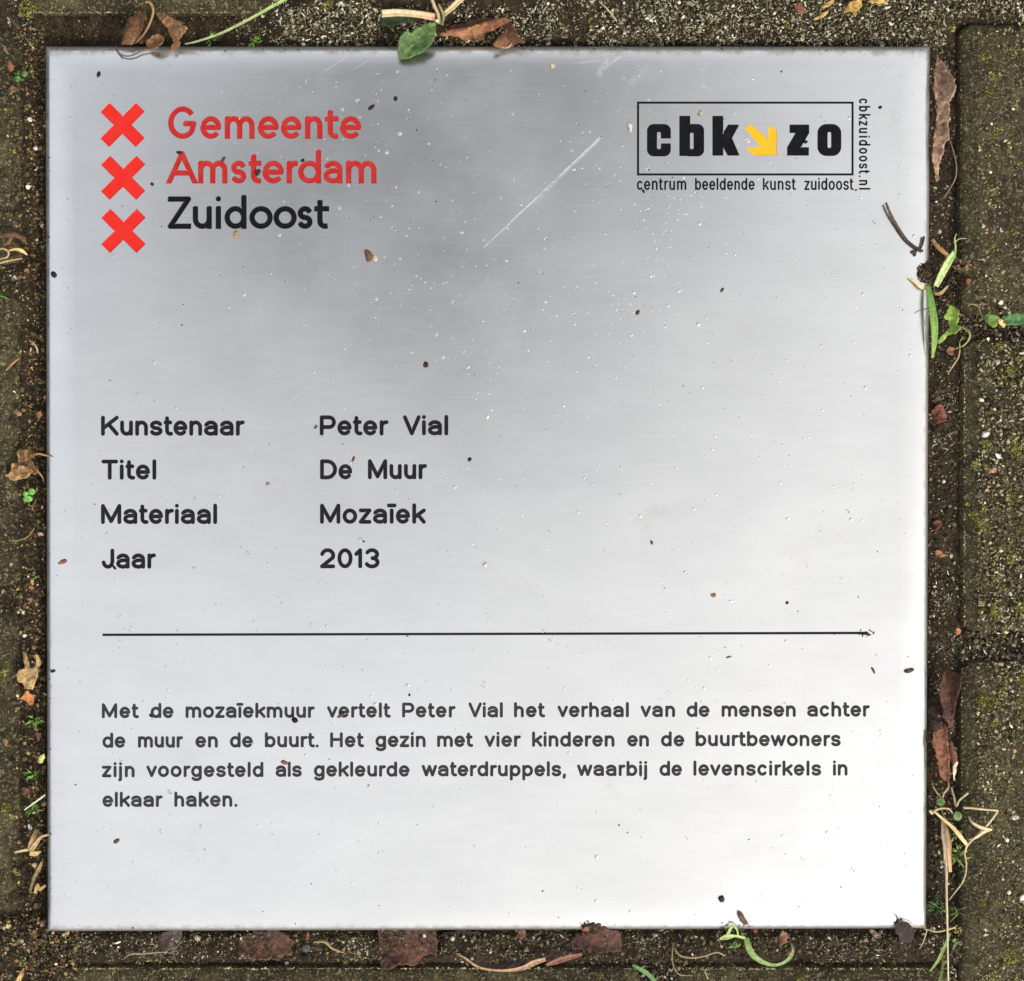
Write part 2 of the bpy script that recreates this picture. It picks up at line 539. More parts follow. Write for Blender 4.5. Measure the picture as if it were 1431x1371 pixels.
def curl_shape(bend, n=5, r=0.34):
    vs = []; fs = []
    wx = rng.uniform(0.6, 1.6)
    for i in range(n):
        t = i / (n - 1) - 0.5
        a = t * bend
        c = np.array([math.sin(a) / max(bend, .01) * 2, (1 - math.cos(a)) / max(bend, .01) * 2, 0.5 * t * t + rng.uniform(-.06, .06)])
        rr_ = r * (1 - 1.2 * t * t) * rng.uniform(.7, 1.2)
        u = np.array([math.cos(a), math.sin(a), 0]); v = np.array([-u[1], u[0], 0]); w = np.array([0, 0, 1.])
        for k in range(3):
            b = k * 2 * math.pi / 3
            vs.append(c + rr_ * (wx * math.cos(b) * v + 0.7 * math.sin(b) * w))
    for i in range(n - 1):
        for k in range(3):
            a, b = i * 3 + k, i * 3 + (k + 1) % 3
            fs += [(a, b, b + 3), (a, b + 3, a + 3)]
    e = (n - 1) * 3
    fs += [(0, 2, 1), (e, e + 1, e + 2)]
    return np.array(vs), np.array(fs)


CURLS = [curl_shape(rng.uniform(0.2, 2.8)) for _ in range(16)]


def rand_rot(n, flat=0.0):
    """random rotations; flat=1 keeps the shape's own z upright"""
    q = rng.normal(size=(n, 4)); q[:, 1] *= (1 - flat); q[:, 2] *= (1 - flat)
    q /= np.linalg.norm(q, axis=1)[:, None]
    w, x, y, z = q.T
    return np.stack([np.stack([1 - 2 * (y * y + z * z), 2 * (x * y - z * w), 2 * (x * z + y * w)], 1),
                     np.stack([2 * (x * y + z * w), 1 - 2 * (x * x + z * z), 2 * (y * z - x * w)], 1),
                     np.stack([2 * (x * z - y * w), 2 * (y * z + x * w), 1 - 2 * (x * x + y * y)], 1)], 1)


class Heap:
    def __init__(self): self.V, self.Fc, self.C, self.n = [], [], [], 0

    def add(self, px, py, z, size, shapes, pal, flat=0.4):
        n = len(px)
        if n == 0: return
        c = P(px, py, np.asarray(z)); R = rand_rot(n, flat)
        cols = np.array([lin(*p[:3]) for p in pal]); w = np.array([p[3] for p in pal], float); w /= w.sum()
        ci = rng.choice(len(pal), n, p=w)
        base = cols[ci] * rng.uniform(0.7, 1.25, (n, 1)) * (1 + rng.normal(0, .05, (n, 3)))
        base = base * (.55 + .9 * fbm(px / 26, py / 26, 91))[:, None]
        sh = rng.integers(0, len(shapes), n)
        for s in range(len(shapes)):
            k = np.nonzero(sh == s)[0]
            if len(k) == 0: continue
            v, f = shapes[s]
            vv = np.einsum('nij,vj->nvi', R[k], v) * (np.asarray(size)[k] * S)[:, None, None] + c[k][:, None, :]
            m = len(v)
            self.V.append(vv.reshape(-1, 3)); self.Fc.append((f[None] + (self.n + np.arange(len(k)) * m)[:, None, None]).reshape(-1, 3))
            self.C.append(np.repeat(np.clip(base[k], 0, 1), m, 0)); self.n += m * len(k)

    def build(self, name, mat, smooth=False):
        return mesh_np(name, np.concatenate(self.V), np.concatenate(self.Fc), mat, smooth, np.concatenate(self.C))


def box_pts(n, x0, y0, x1, y1):
    return rng.uniform(x0, x1, n), rng.uniform(y0, y1, n)


def logsize(n, med, sig, lo, hi):
    return np.clip(np.exp(rng.normal(math.log(med), sig, n)), lo, hi)


DARKS = [(46, 37, 26, 7), (64, 52, 36, 7), (86, 72, 51, 6), (38, 32, 24, 5), (98, 88, 62, 3), (74, 72, 40, 2)]
BROWNS = DARKS + [(140, 108, 74, 2.6), (172, 140, 102, 2.0), (190, 166, 128, 1.2), (220, 208, 184, .35), (138, 80, 50, .5), (92, 92, 48, 1.2)]
GREYS = DARKS + [(118, 108, 88, 5.0), (148, 138, 118, 4.0), (186, 178, 160, 1.2), (224, 218, 204, .25), (140, 92, 66, .5), (96, 96, 60, 1.0)]
PALES = [(222, 214, 194, .3), (205, 195, 170, 2), (170, 160, 135, 2.5), (150, 138, 108, 2), (190, 160, 120, 1), (205, 140, 100, .2)]
MOSSES = [(72, 65, 47, 2.0), (100, 94, 72, 2.2), (142, 136, 110, 2.8), (176, 170, 146, 2.6), (206, 200, 176, 1.4), (228, 222, 202, .4), (104, 106, 56, .8), (120, 88, 58, .6)]


def on_brick(px, py):
    return ((px > 1345) & (((py > 30) & (py < 438)) | ((py > 473) & (py < 884)) | (py > 925))) | (px < 28) | ((py > 1355) & (((px > 66) & (px < 896)) | ((px > 948) & (px < 1328))))


def zsoil(x, y, up=0.0):
    return soil_z(x, y) + up


grit = Heap()
# left joint
N_ = 11000; x, y = box_pts(N_, 22, 40, 62, 1310); s = logsize(N_, 1.4, .5, .5, 4.6)
x = 64 - np.abs(rng.normal(0, 19, N_)) - 1; ok = x > -20; x, y, s = x[ok], y[ok], s[ok]
grit.add(x, y, np.maximum(zsoil(x, y), np.where(x < 26, -0.0055, -1)) + s * S * .4, s, PEBBLES + FLAKES + CURLS[:6], BROWNS)
# right joint
n = 13000; x, y = box_pts(n, 1298, 60, 1347, 1371); s = logsize(n, 1.3, .45, .5, 4)
k = fbm(x / 40, y / 40, 12) + rng.uniform(-.25, .25, n) - np.clip((x - 1330) / 17, 0, 1) * .2 > 0.34
x, y, s = x[k], y[k], s[k]
grit.add(x, y, zsoil(x, y) + s * S * .4, s, PEBBLES + FLAKES + CURLS, GREYS)
# joints between the right bricks, and between the lower ones
for (a, b, c, d, n) in ((1340, 438, 1500, 474, 1300), (1340, 882, 1500, 928, 1600), (894, 1340, 950, 1400, 700), (1326, 1340, 1348, 1400, 300), (-60, 372, 30, 410, 700), (-60, 820, 30, 858, 500), (-60, 1280, 30, 1320, 700), (8, -40, 44, 60, 700)):
    x, y = box_pts(n, a, b, c, d); s = logsize(n, 1.6, .5, .6, 4.2)
    grit.add(x, y, np.maximum(zsoil(x, y), -0.0085) + s * S * .4, s, PEBBLES + FLAKES + CURLS, GREYS)
# lower joint
n = 17000; x, y = box_pts(n, 40, 1296, 1345, 1352); s = logsize(n, 1.35, .45, .5, 4.2)
k = fbm(x / 34, y / 34, 15) + rng.uniform(-.25, .25, n) - np.clip((y - 1322) / 40, 0, 1) * .4 > 0.28
x, y, s = x[k], y[k], s[k]
grit.add(x, y, zsoil(x, y) + s * S * .4, s, PEBBLES + FLAKES + CURLS, GREYS + [(110, 108, 70, 2)])
# lower left corner
n = 2600; x, y = box_pts(n, -30, 1285, 110, 1385); s = logsize(n, 1.7, .45, .6, 4.4)
grit.add(x, y, np.maximum(zsoil(x, y), -0.0052) + s * S * .4, s, PEBBLES + FLAKES + CURLS, BROWNS)
# pale grains bedded in the brick faces
n = 24000; x, y = box_pts(n, 1366, 40, 1520, 1500); s = logsize(n, 1.4, .5, .5, 3.8)
k = on_brick(x, y) & (fbm(x / 60, y / 60, 18) + 0.14 + 0.12 * (y > 470) + rng.uniform(-.3, .3, n) > .48)
x, y, s = x[k], y[k], s[k]
grit.add(x, y, np.full(len(x), Z_BRICK - 0.0001), s, PEBBLES + FLAKES, PALES + [(134, 124, 94, 6), (98, 90, 62, 7), (44, 37, 26, 9), (108, 102, 58, 4)], .7)
n = 700; x, y = box_pts(n, -60, 40, 26, 1371); s = logsize(n, .9, .45, .4, 2.4)
grit.add(x, y, np.full(n, Z_BRICK - 0.0004), s, PEBBLES + FLAKES, BROWNS, .7)
n = 900; x, y = box_pts(n, 70, 1357, 1328, 1420); s = logsize(n, .8, .45, .4, 2.4)
grit.add(x, y, np.full(n, Z_BRICK - 0.0012), s, PEBBLES + FLAKES, BROWNS, .7)
# worn bright brick edges
for (xa, ya, xb, yb, n) in ((66, 1354, 896, 1354, 420), (948, 1354, 1328, 1354, 150), (45, 17, 350, 17, 150), (1344, 45, 1344, 430, 170), (1348, 480, 1348, 880, 120), (1345, 935, 1345, 1110, 80)):
    n = int(n * 3.2); t = rng.uniform(0, 1, n); x = xa + (xb - xa) * t + rng.normal(0, .8, n); y = ya + (yb - ya) * t + rng.normal(0, .8, n); s = logsize(n, .9, .4, .4, 1.9)
    keep = fbm(t * 22, t * 0, 50 + n) > .36
    x, y, s = x[keep], y[keep], s[keep]
    grit.add(x, y, np.full(len(x), Z_BRICK - 0.0024), s, PEBBLES + CURLS, [(188, 180, 136, 3), (154, 142, 100, 3), (104, 94, 60, 2), (200, 194, 160, .8)])
for (xa, xb, ya, yb_, n, z) in ((326, 380, 1298, 1345, 260, -.0034), (205, 262, 1300, 1330, 60, -.0045), (528, 612, 1297, 1328, 260, -.0028), (620, 800, 1300, 1340, 110, -.0055), (800, 868, 1300, 1330, 40, -.0016), (1300, 1325, 950, 1030, 40, -.0055)):
    x, y = box_pts(n, xa, ya, xb, yb_); s = logsize(n, 1.3, .45, .5, 3.4)
    grit.add(x, y, np.full(n, z) + rng.uniform(-.0012, .0008, n), s, PEBBLES + FLAKES + CURLS, GREYS)
tag(grit.build('grit', M['grit']), 'fine mixed grit and crumbs strewn in the joints and over the bricks', 'grit', kind='stuff')

moss = Heap()
n = 26000
x, y = box_pts(n, 330, -60, 1440, 66)
dens = fbm(x / 45, y / 28, 23) + rng.uniform(-.2, .2, n) + np.where(x > 880, .16, 0) + np.where((x > 400) & (x < 520), .12, 0) - np.where((x > 540) & (x < 800), .16, 0)
k = (dens > .36) & ~((x > 1322) & (y > 28 + rng.normal(0, 6, n)))
x, y = x[k], y[k]; n = len(x); s = logsize(n, 2.1, .38, .8, 4.4)
moss.add(x, y, zsoil(x, y) + rng.uniform(-.4, 1.2, n) * s * S, s * np.where(rng.uniform(size=n) < .4, .6, 1), CURLS + FLAKES[:4] + PEBBLES[:3], MOSSES, .1)
n = 900; x, y = box_pts(n, 36, 20, 340, 62); s = logsize(n, 1.6, .4, .6, 3)
moss.add(x, y, zsoil(x, y) + s * S * .5, s, CURLS + PEBBLES, [(70, 62, 44, 3), (100, 92, 66, 2), (46, 38, 28, 3), (140, 130, 96, .7)], .2)
for (cx, cy, r, n) in ((80, 1335, 40, 420), (230, 1330, 40, 380), (500, 1325, 30, 200), (1180, 1322, 60, 420), (900, 1318, 40, 200), (1322, 560, 16, 120), (1316, 840, 18, 160), (1312, 960, 10, 110), (1330, 905, 22, 160), (1316, 620, 14, 100)):
    x = rng.normal(cx, r * .6, n); y = rng.normal(cy, r * .35 if cy > 1300 else r * .6, n)
    k = (x > 1299) | (y > 1301); x, y = x[k], y[k]; s = logsize(len(x), 1.6, .38, .6, 3.2)
    moss.add(x, y, zsoil(x, y) + s * S * .5, s, CURLS, MOSSES, .2)
tag(moss.build('moss', M['moss'], True), 'pale grey green moss and lichen shreds heaped above the plaque', 'moss', kind='stuff')

lich = Heap()
MORE_L = []
for k in range(260):
    a, b = rng.uniform(1368, 1500), rng.uniform(60, 1480)
    if on_brick(np.array([a]), np.array([b]))[0] and fbm(a / 50, b / 50, 27) > .44: MORE_L.append((a, b, rng.uniform(1.5, 6)))
for k in range(70):
    MORE_L.append((rng.uniform(4, 58), rng.uniform(60, 1330), rng.uniform(1.5, 4)))
for k in range(50):
    MORE_L.append((rng.uniform(40, 1340), rng.uniform(1304, 1366), rng.uniform(1.5, 4)))
for (cx, cy, r) in tuple(MORE_L) + ((1362, 650, 8), (1376, 620, 7), (1421, 629, 11), (1415, 696, 12), (1364, 721, 9), (1374, 735, 11), (1413, 519, 9), (1398, 537, 5), (1392, 854, 13), (1427, 848, 12), (1372, 979, 11), (1384, 985, 12), (1400, 968, 9), (1427, 952, 10),
                    (1412, 1336, 15), (1390, 1366, 11), (1388, 105, 12), (1386, 274, 12), (1423, 182, 9), (1411, 215, 8), (1394, 187, 9), (1382, 131, 7), (1376, 80, 6), (1420, 1340, 8), (1405, 1345, 7), (1410, 780, 10), (1425, 740, 6), (1366, 560, 4), (1352, 705, 5),
                    (18, 213, 6), (13, 300, 5), (8, 1130, 8), (10, 155, 6), (6, 940, 7), (1360, 1122, 6), (1398, 1160, 6), (1412, 1100, 6), (60, 1318, 8), (30, 1345, 10), (455, 10, 8), (40, 12, 14), (840, 1364, 6), (1120, 1366, 6), (1100, 36, 6), (1330, 40, 8), (1300, 22, 7)):
    n = int(r * r * 1.3)
    a = rng.uniform(0, 6.283, n); q_ = np.sqrt(rng.uniform(0, 1, n)) * r * rng.uniform(.6, 1.15, n)
    x = cx + q_ * np.cos(a) * rng.uniform(.7, 1.2); y = cy + q_ * np.sin(a)
    s = logsize(n, 1.25, .4, .5, 2.6)
    lich.add(x, y, np.where(on_brick(x, y), Z_BRICK + 0.0002, np.maximum(zsoil(x, y), -0.006)) + s * S * .2, s, CURLS + PEBBLES[:4], [(116, 110, 54, 3), (142, 136, 76, 3), (96, 90, 44, 2), (170, 164, 110, 1), (78, 76, 38, 2)], .3)
tag(lich.build('lichen', M['moss']), 'yellow green lichen tufts growing on the paving bricks', 'lichen', kind='stuff')

# ------------------------------------------------------------------ lettering as strokes


def arc(cx, cy, rx, ry, a0, a1, n=None):
    n = n or max(4, int(abs(a1 - a0) / 14) + 1)
    t = np.radians(np.linspace(a0, a1, n))
    return [(cx + rx * math.cos(k), cy + ry * math.sin(k)) for k in t]


REL = dict(a=.92, b=.93, c=.88, d=.93, e=.93, g=.92, h=.84, i=.0, j=.30, k=.88, l=.0, m=1.38, n=.84, o=.96, p=.93, r=.54, s=.84, t=.56, u=.84, v=.90, w=1.34, z=.82,
           K=1.18, T=1.10, M=1.34, J=.86, P=1.06, V=1.16, D=1.16, H=1.10, G=1.3, A=1.25, Z=1.05)
REL.update({'0': 1.0, '1': .5, '2': 1.0, '3': 1.0, '.': .0, ',': .0, 'ï': .0})
SIDE = {c: (1, 1) for c in REL}
for c in 'o c e s a'.split(): SIDE[c] = (.7, .7 if c in 'oes' else 1)
SIDE.update(b=(1, .7), p=(1, .7), d=(.7, 1), g=(.7, 1), r=(1, .35), t=(.4, .5), v=(.35, .35), w=(.35, .35), z=(.6, .6), k=(1, .4), T=(.5, .3), V=(.3, .3), P=(1, .5), K=(1, .4), j=(.3, 1), A=(.3, .3), D=(1, .7), G=(.7, .9))
SIDE['c'] = (.7, .5); SIDE['a'] = (.7, 1); SIDE['1'] = (.6, 1)


def glyph(ch, w, X, C, A, D, r, geo=False):
    L, R, xm = r, max(w - r, r), w / 2
    y0, y1, yc, ya, yd = r, X - r, C - r, A - r, -D + r
    ym = (y0 + y1) / 2; hr = (R - L) / 2; vr = (y1 - y0) / 2
    ar = min(vr * .98, hr * 1.05)
    if ch == 'o': return [arc(xm, ym, hr, vr, 0, 360)]
    if ch == 'c': return [arc(xm, ym, hr, vr, 42, 318)]
    if ch == 'e': return [[(L, ym), (R, ym)] + arc(xm, ym, hr, vr, 0, 318)]
    if ch == 'a':
        yt = y0 + .57 * (y1 - y0); rb = (yt - y0) / 2; rt = .34 * (y1 - y0)
        return [arc(xm, y1 - rt, hr, rt, 158, 0) + [(R, y0)], [(R, yt), (xm, yt)] + arc(xm, y0 + rb, hr, rb, 90, 270) + arc(xm, y0 + rb * 1.1, hr, rb * 1.1, 275, 350)]
    if ch == 'n': return [[(L, y1), (L, y0)], arc(xm, y1 - ar, hr, ar, 180, 0) + [(R, y0)]]
    if ch == 'h': return [[(L, ya), (L, y0)], arc(xm, y1 - ar, hr, ar, 180, 0) + [(R, y0)]]
    if ch == 'u': return [[(R, y1), (R, y0)], [(L, y1)] + arc(xm, y0 + ar, hr, ar, 180, 360)]
    if ch == 'm':
        h2 = hr / 2; a2 = min(vr * .95, h2 * 1.15)
        return [[(L, y1), (L, y0)], arc(L + h2, y1 - a2, h2, a2, 180, 0) + [(xm, y0)], arc(xm + h2, y1 - a2, h2, a2, 180, 0) + [(R, y0)]]
    if ch == 'b': return [[(L, ya), (L, y0)], arc(xm, ym, hr, vr, 0, 360)]
    if ch == 'd': return [[(R, ya), (R, y0)], arc(xm, ym, hr, vr, 0, 360)]
    if ch == 'p': return [[(L, y1), (L, yd)], arc(xm, ym, hr, vr, 0, 360)]
    if ch == 'g': return [[(R, y1)] + [(R, yd + hr * .6)] + arc(xm, yd + hr * .6, hr, hr * .6, 0, -155), arc(xm, ym, hr, vr, 0, 360)]
    if ch == 'r':
        q_ = min(R - L, vr)
        return [[(L, y1), (L, y0)], arc(R, y1 - q_ * 1.0, R - L, q_, 180, 85)]
    if ch == 's':
        q_ = (y1 - y0) / 4
        return [arc(xm, y1 - q_, hr * .96, q_, 22, 255) + arc(xm, y0 + q_, hr, q_, 75, -160)]
    if ch == 't':
        xs = L + .32 * (R - L); q_ = min((R - xs), vr * .6)
        return [[(xs, (C * .97 if not geo else X + .28 * X) - r)] + arc(xs + q_, y0 + q_, q_, q_, 180, 285), [(L, y1), (R, y1)]]
    if ch == 'i': return [[(xm, y1), (xm, y0)], [(xm, C - r * .9), (xm, C - r * .9 + .01)]]
    if ch == 'ï': return [[(xm, y1), (xm, y0)], [(xm - 1.7 * r, C - r * .9), (xm + 1.7 * r, C - r * .9)]]
    if ch == 'j':
        q_ = R - L
        return [[(R, y1)] + arc(R - q_, yd + q_, q_, q_, 0, -85), [(R, C - r * .9), (R, C - r * .9 + .01)]]
    if ch == 'l': return [[(xm, ya), (xm, y0)]]
    if ch == 'k':
        a_, b_ = np.array((R, y1)), np.array((L, y0 + .30 * X)); m_ = a_ + (b_ - a_) * .62
        return [[(L, ya), (L, y0)], [tuple(a_), tuple(b_)], [tuple(m_), (R, y0)]]
    if ch == 'v': return [[(L, y1), (xm, y0), (R, y1)]]
    if ch == 'w': return [[(L, y1), (L + hr * .5, y0), (xm, y1), (R - hr * .5, y0), (R, y1)]]
    if ch == 'z': return [[(L, y1), (R, y1), (L, y0), (R, y0)]]
    if ch == '.': return [[(xm, y0), (xm, y0 + .01)]]
    if ch == ',': return [[(xm, y0), (xm - .3 * r, y0 - 1.9 * r)]]
    if ch == 'K':
        a_, b_ = np.array((R, yc)), np.array((L, .36 * C)); m_ = a_ + (b_ - a_) * .60
        return [[(L, yc), (L, y0)], [tuple(a_), tuple(b_)], [tuple(m_), (R, y0)]]
    if ch == 'T': return [[(L, yc), (R, yc)], [(xm, yc), (xm, y0)]]
    if ch == 'M': return [[(L, y0), (L, yc), (xm, y0 + .05 * C), (R, yc), (R, y0)]]
    if ch == 'J': return [[(R, yc)] + arc(xm, y0 + .28 * C, hr, .28 * C, 0, -168)]
    if ch == 'P':
        b_ = .25 * C
        return [[(L, y0), (L, yc), (R - b_, yc)] + arc(R - b_, yc - b_, b_, b_, 90, -90) + [(L, yc - 2 * b_)]]
    if ch == 'V': return [[(L, yc), (xm, y0), (R, yc)]]
    if ch == 'D':
        h_ = (yc - y0) / 2; k_ = min(hr * 1.3, h_)
        return [[(L, y0), (L, yc), (R - k_, yc)] + arc(R - k_, (yc + y0) / 2, k_, h_, 90, -90) + [(L, y0)]]
    if ch == 'H': return [[(L, y0), (L, yc)], [(R, y0), (R, yc)], [(L, C * .52), (R, C * .52)]]
    if ch == 'G': return [arc(xm, C / 2, hr, C / 2 - r, 42, 322) + [(R - .02 * w, C * .47), (xm + .12 * w, C * .47)]]
    if ch == 'A': return [[(L, y0), (xm, yc), (R, y0)], [(L + hr * .36, C * .32), (R - hr * .36, C * .32)]]
    if ch == 'Z': return [[(L, yc), (R, yc), (L, y0), (R, y0)]]
    hC = (yc - y0) / 2
    if ch == '0': return [arc(xm, C / 2, hr, hC, 0, 360)]
    if ch == '1': return [[(L, yc - .2 * C), (R, yc), (R, y0)]]
    if ch == '2':
        q_ = .27 * C
        return [arc(xm, yc - q_, hr, q_, 165, -25) + [(L, y0), (R, y0)]]
    if ch == '3':
        q_ = (yc - y0) / 4
        return [arc(xm, yc - q_, hr * .92, q_, 155, -82), arc(xm, y0 + q_, hr, q_ * 1.03, 85, -155)]
    raise KeyError(ch)


SHAPES = []      # dict(style, sdf(pts), loops [(level, pts)])


def seg_sdf(segs, r, butt=None):
    A_ = np.array([s[0] for s in segs], float); B_ = np.array([s[1] for s in segs], float); D_ = B_ - A_; LL = np.maximum((D_ ** 2).sum(1), 1e-9)

    butt = butt or {}

    def f(p):
        out = np.full(len(p), 1e9)
        for k, (a, d, l) in enumerate(zip(A_, D_, LL)):
            v = p - a
            t = np.clip((v @ d) / l, 0, 1)
            g = np.hypot(v[:, 0] - t * d[0], v[:, 1] - t * d[1]) - r
            for end, cut in butt.get(k, ()):           # flat stroke end
                g = np.maximum(g, (p - end) @ cut)
            out = np.minimum(out, g)
        return out
    return f


def poly_sdf(poly):
    p0 = np.asarray(poly, float); p1 = np.roll(p0, -1, 0)

    def f(p):
        d2 = np.full(len(p), 1e18); ins = np.zeros(len(p), bool)
        for a, b in zip(p0, p1):
            e = b - a; v = p - a
            t = np.clip((v @ e) / max(e @ e, 1e-9), 0, 1)
            d2 = np.minimum(d2, ((v - t[:, None] * e) ** 2).sum(1))
            c = (a[1] > p[:, 1]) != (b[1] > p[:, 1])
            with np.errstate(divide='ignore', invalid='ignore'):
                xi = a[0] + (p[:, 1] - a[1]) / (b[1] - a[1] if b[1] != a[1] else 1e-9) * e[0]
            ins ^= c & (p[:, 0] < xi)
        return np.sqrt(d2) * np.where(ins, -1, 1)
    return f


def marching(f, bb, h, levels):
    xs = np.arange(bb[0], bb[2] + h, h); ys = np.arange(bb[1], bb[3] + h, h)
    X, Y = np.meshgrid(xs, ys)
    V = f(np.stack([X.ravel(), Y.ravel()], 1)).reshape(X.shape)
    res = []
    for lv in levels:
        Fv = V - lv
        Fv = np.where(np.abs(Fv) < 1e-6, 1e-6, Fv)
        s = Fv < 0
        code = s[:-1, :-1] * 1 + s[:-1, 1:] * 2 + s[1:, 1:] * 4 + s[1:, :-1] * 8
        nxt = {}
        table = {1: [(3, 0)], 2: [(0, 1)], 3: [(3, 1)], 4: [(1, 2)], 6: [(0, 2)], 7: [(3, 2)], 8: [(2, 3)], 9: [(2, 0)], 11: [(2, 1)], 12: [(1, 3)], 13: [(1, 0)], 14: [(0, 3)], 5: [(3, 0), (1, 2)], 10: [(0, 1), (2, 3)]}
        for j, i in zip(*np.nonzero((code > 0) & (code < 15))):
            keys = (('h', j, i), ('v', j, i + 1), ('h', j + 1, i), ('v', j, i))
            for a, b in table[int(code[j, i])]:
                nxt[keys[a]] = keys[b]

        def pt(k):
            t, j, i = k
            if t == 'h':
                a, b = Fv[j, i], Fv[j, i + 1]
                return (xs[i] + h * a / (a - b), ys[j])
            a, b = Fv[j, i], Fv[j + 1, i]
            return (xs[i], ys[j] + h * a / (a - b))
        while nxt:
            k0, k = nxt.popitem()
            loop = [k0]
            while k != k0 and k in nxt:
                loop.append(k); k = nxt.pop(k)
            if len(loop) > 5:
                res.append((lv, np.array([pt(q_) for q_ in loop])))
    return res


def simplify(pts, tol):
    n = len(pts)
    far = int(np.argmax(((pts - pts[0]) ** 2).sum(1)))
    keep = np.zeros(n + 1, bool); keep[[0, far, n]] = True
    Q = np.concatenate([pts, pts[:1]])
    st = [(0, far), (far, n)]
    while st:
        a, b = st.pop()
        if b - a < 2: continue
        d = Q[b] - Q[a]; L = math.hypot(*d)
        v = Q[a + 1:b] - Q[a]
        dist = np.abs(v[:, 0] * d[1] - v[:, 1] * d[0]) / L if L > 1e-9 else np.hypot(v[:, 0], v[:, 1])
        i = int(np.argmax(dist))
        if dist[i] > tol:
            keep[a + 1 + i] = True; st += [(a, a + 1 + i), (a + 1 + i, b)]
    return Q[np.nonzero(keep[:n])[0]]


def add_shape(style, f, bb, h, lo, hi, tol=.05):
    """a sunk shape: floor outline at sdf=lo, chamfer starts at sdf=hi"""
    pad = hi + 2 * h
    bb = (bb[0] - pad, bb[1] - pad, bb[2] + pad, bb[3] + pad)
    loops = [(lv, simplify(p, tol)) for lv, p in marching(f, bb, h, (lo, hi))]
    SHAPES.append(dict(style=style, f=f, lo=lo, hi=hi, loops=loops))


def word(text, x0, x1, yb, X, C, A, D, r, style, h=.34, lo=-.05, hi=.45, geo=False, rot=False, spans=None, sx=1.0):
    """one engraved word between photo x0 and x1 on baseline yb; rot: reads downwards, x along y"""
    ws = [max(2 * r, REL[c] * X * sx + (2 * r if REL[c] == 0 else 0)) for c in text]
    gw = [(SIDE[a][1] + SIDE[b][0]) / 2 for a, b in zip(text, text[1:])]
    tot = x1 - x0
    if spans is None and len(text) > 1:
        g = (tot - sum(ws)) / sum(gw)
        g2 = min(max(g, .16 * X + .6), .42 * X + 2)
        if g2 != g:
            fixed = sum(w for w in ws if w <= 2 * r + .01); var = sum(ws) - fixed
            k = (tot - g2 * sum(gw) - fixed) / max(var, .1)
            ws = [w if w <= 2 * r + .01 else w * k for w in ws]; g = g2
        xs = [x0]
        for i, w in enumerate(ws[:-1]):
            xs.append(xs[-1] + w + g * gw[i])
    elif spans is None:
        xs = [x0]
    else:
        xs = [s[0] for s in spans]; ws = [s[1] - s[0] for s in spans]
    for c, xx, w in zip(text, xs, ws):
        strokes = glyph(c, w, X, C, A, D, r, geo)
        if rot:
            tr = lambda p: (yb + p[1], xx + p[0])
        else:
            tr = lambda p: (xx + p[0], yb - p[1])
        segs = []; butt = {}
        for st in strokes:
            q_ = [tr(p) for p in st]
            if geo and len(st) > 1:
                for e, i in ((0, 1), (-1, -2)):
                    d = np.array(q_[e]) - np.array(q_[i]); L_ = np.hypot(*d)
                    if L_ > 1.0:
                        d = d / L_
                        straight = abs(d[0]) < .05 or abs(d[1]) < .05
                        cut = d if straight else (np.array([0, np.sign(d[1])]) if c in 'AZvwk' else d)
                        ext = r if straight or c in 'A' else 0.3 * r
                        endp = np.array(q_[e]) + d * ext
                        if not straight and c == 'A': endp[1] = q_[e][1] + np.sign(d[1]) * r
                        k = len(segs) if e == 0 else len(segs) + len(q_) - 2
                        butt.setdefault(k, []).append((endp, cut))
                        q_[e] = tuple(np.array(q_[e]) + d * (r * 1.6 if c == 'A' else ext + r * .9))
            segs += list(zip(q_, q_[1:]))
        pts = np.array([p for s in segs for p in s])
        bb = (pts[:, 0].min() - r, pts[:, 1].min() - r, pts[:, 0].max() + r, pts[:, 1].max() + r)
        add_shape(style, seg_sdf(segs, r, butt), bb, h, lo, hi)


# municipal heading (measured letter by letter on an enlargement of 3.111 from 110,120)
Zc = lambda a, b: (110 + a / 3.111, 110 + b / 3.111)
G3 = dict(X=31.0, C=44.5, A=46.5, D=12, r=3.25, h=.4, lo=-.05, hi=.6, geo=True)
word('Gemeente', 0, 0, 193.6, style='red_heading', spans=[Zc(*a) for a in ((390, 512), (530, 618), (636, 763), (780, 868), (880, 967), (985, 1058), (1072, 1128), (1137, 1226))], **G3)
word('Amsterdam', 0, 0, 255.9, style='red_heading', spans=[Zc(*a) for a in ((385, 512), (520, 645), (663, 727), (740, 792), (800, 890), (905, 955), (955, 1052), (1065, 1145), (1163, 1293))], **G3)
word('Zuidoost', 0, 0, 319.4, style='black_heading', spans=[Zc(*a) for a in ((388, 487), (497, 577), (596, 618), (635, 728), (743, 842), (848, 946), (952, 1015), (1025, 1087))], **G3)
# table
TB = dict(X=20.6, C=27.3, A=27.8, D=7.5, r=2.33)
for t, a, b, y in (('Kunstenaar', 141.5, 341, 608.6), ('Peter', 447.2, 542, 608.2), ('Vial', 563.5, 626, 608), ('Titel', 142, 218, 670), ('De', 447.6, 491.8, 669.6), ('Muur', 514.5, 595.8, 669.4),
                   ('Materiaal', 141.5, 303, 732), ('Mozaïek', 447.6, 594.6, 731.6), ('Jaar', 142.3, 217, 794.4), ('2013', 447.6, 530, 793.8)):
    word(t, a, b, y, style='field_lettering' if a < 200 else 'value_lettering', **TB)
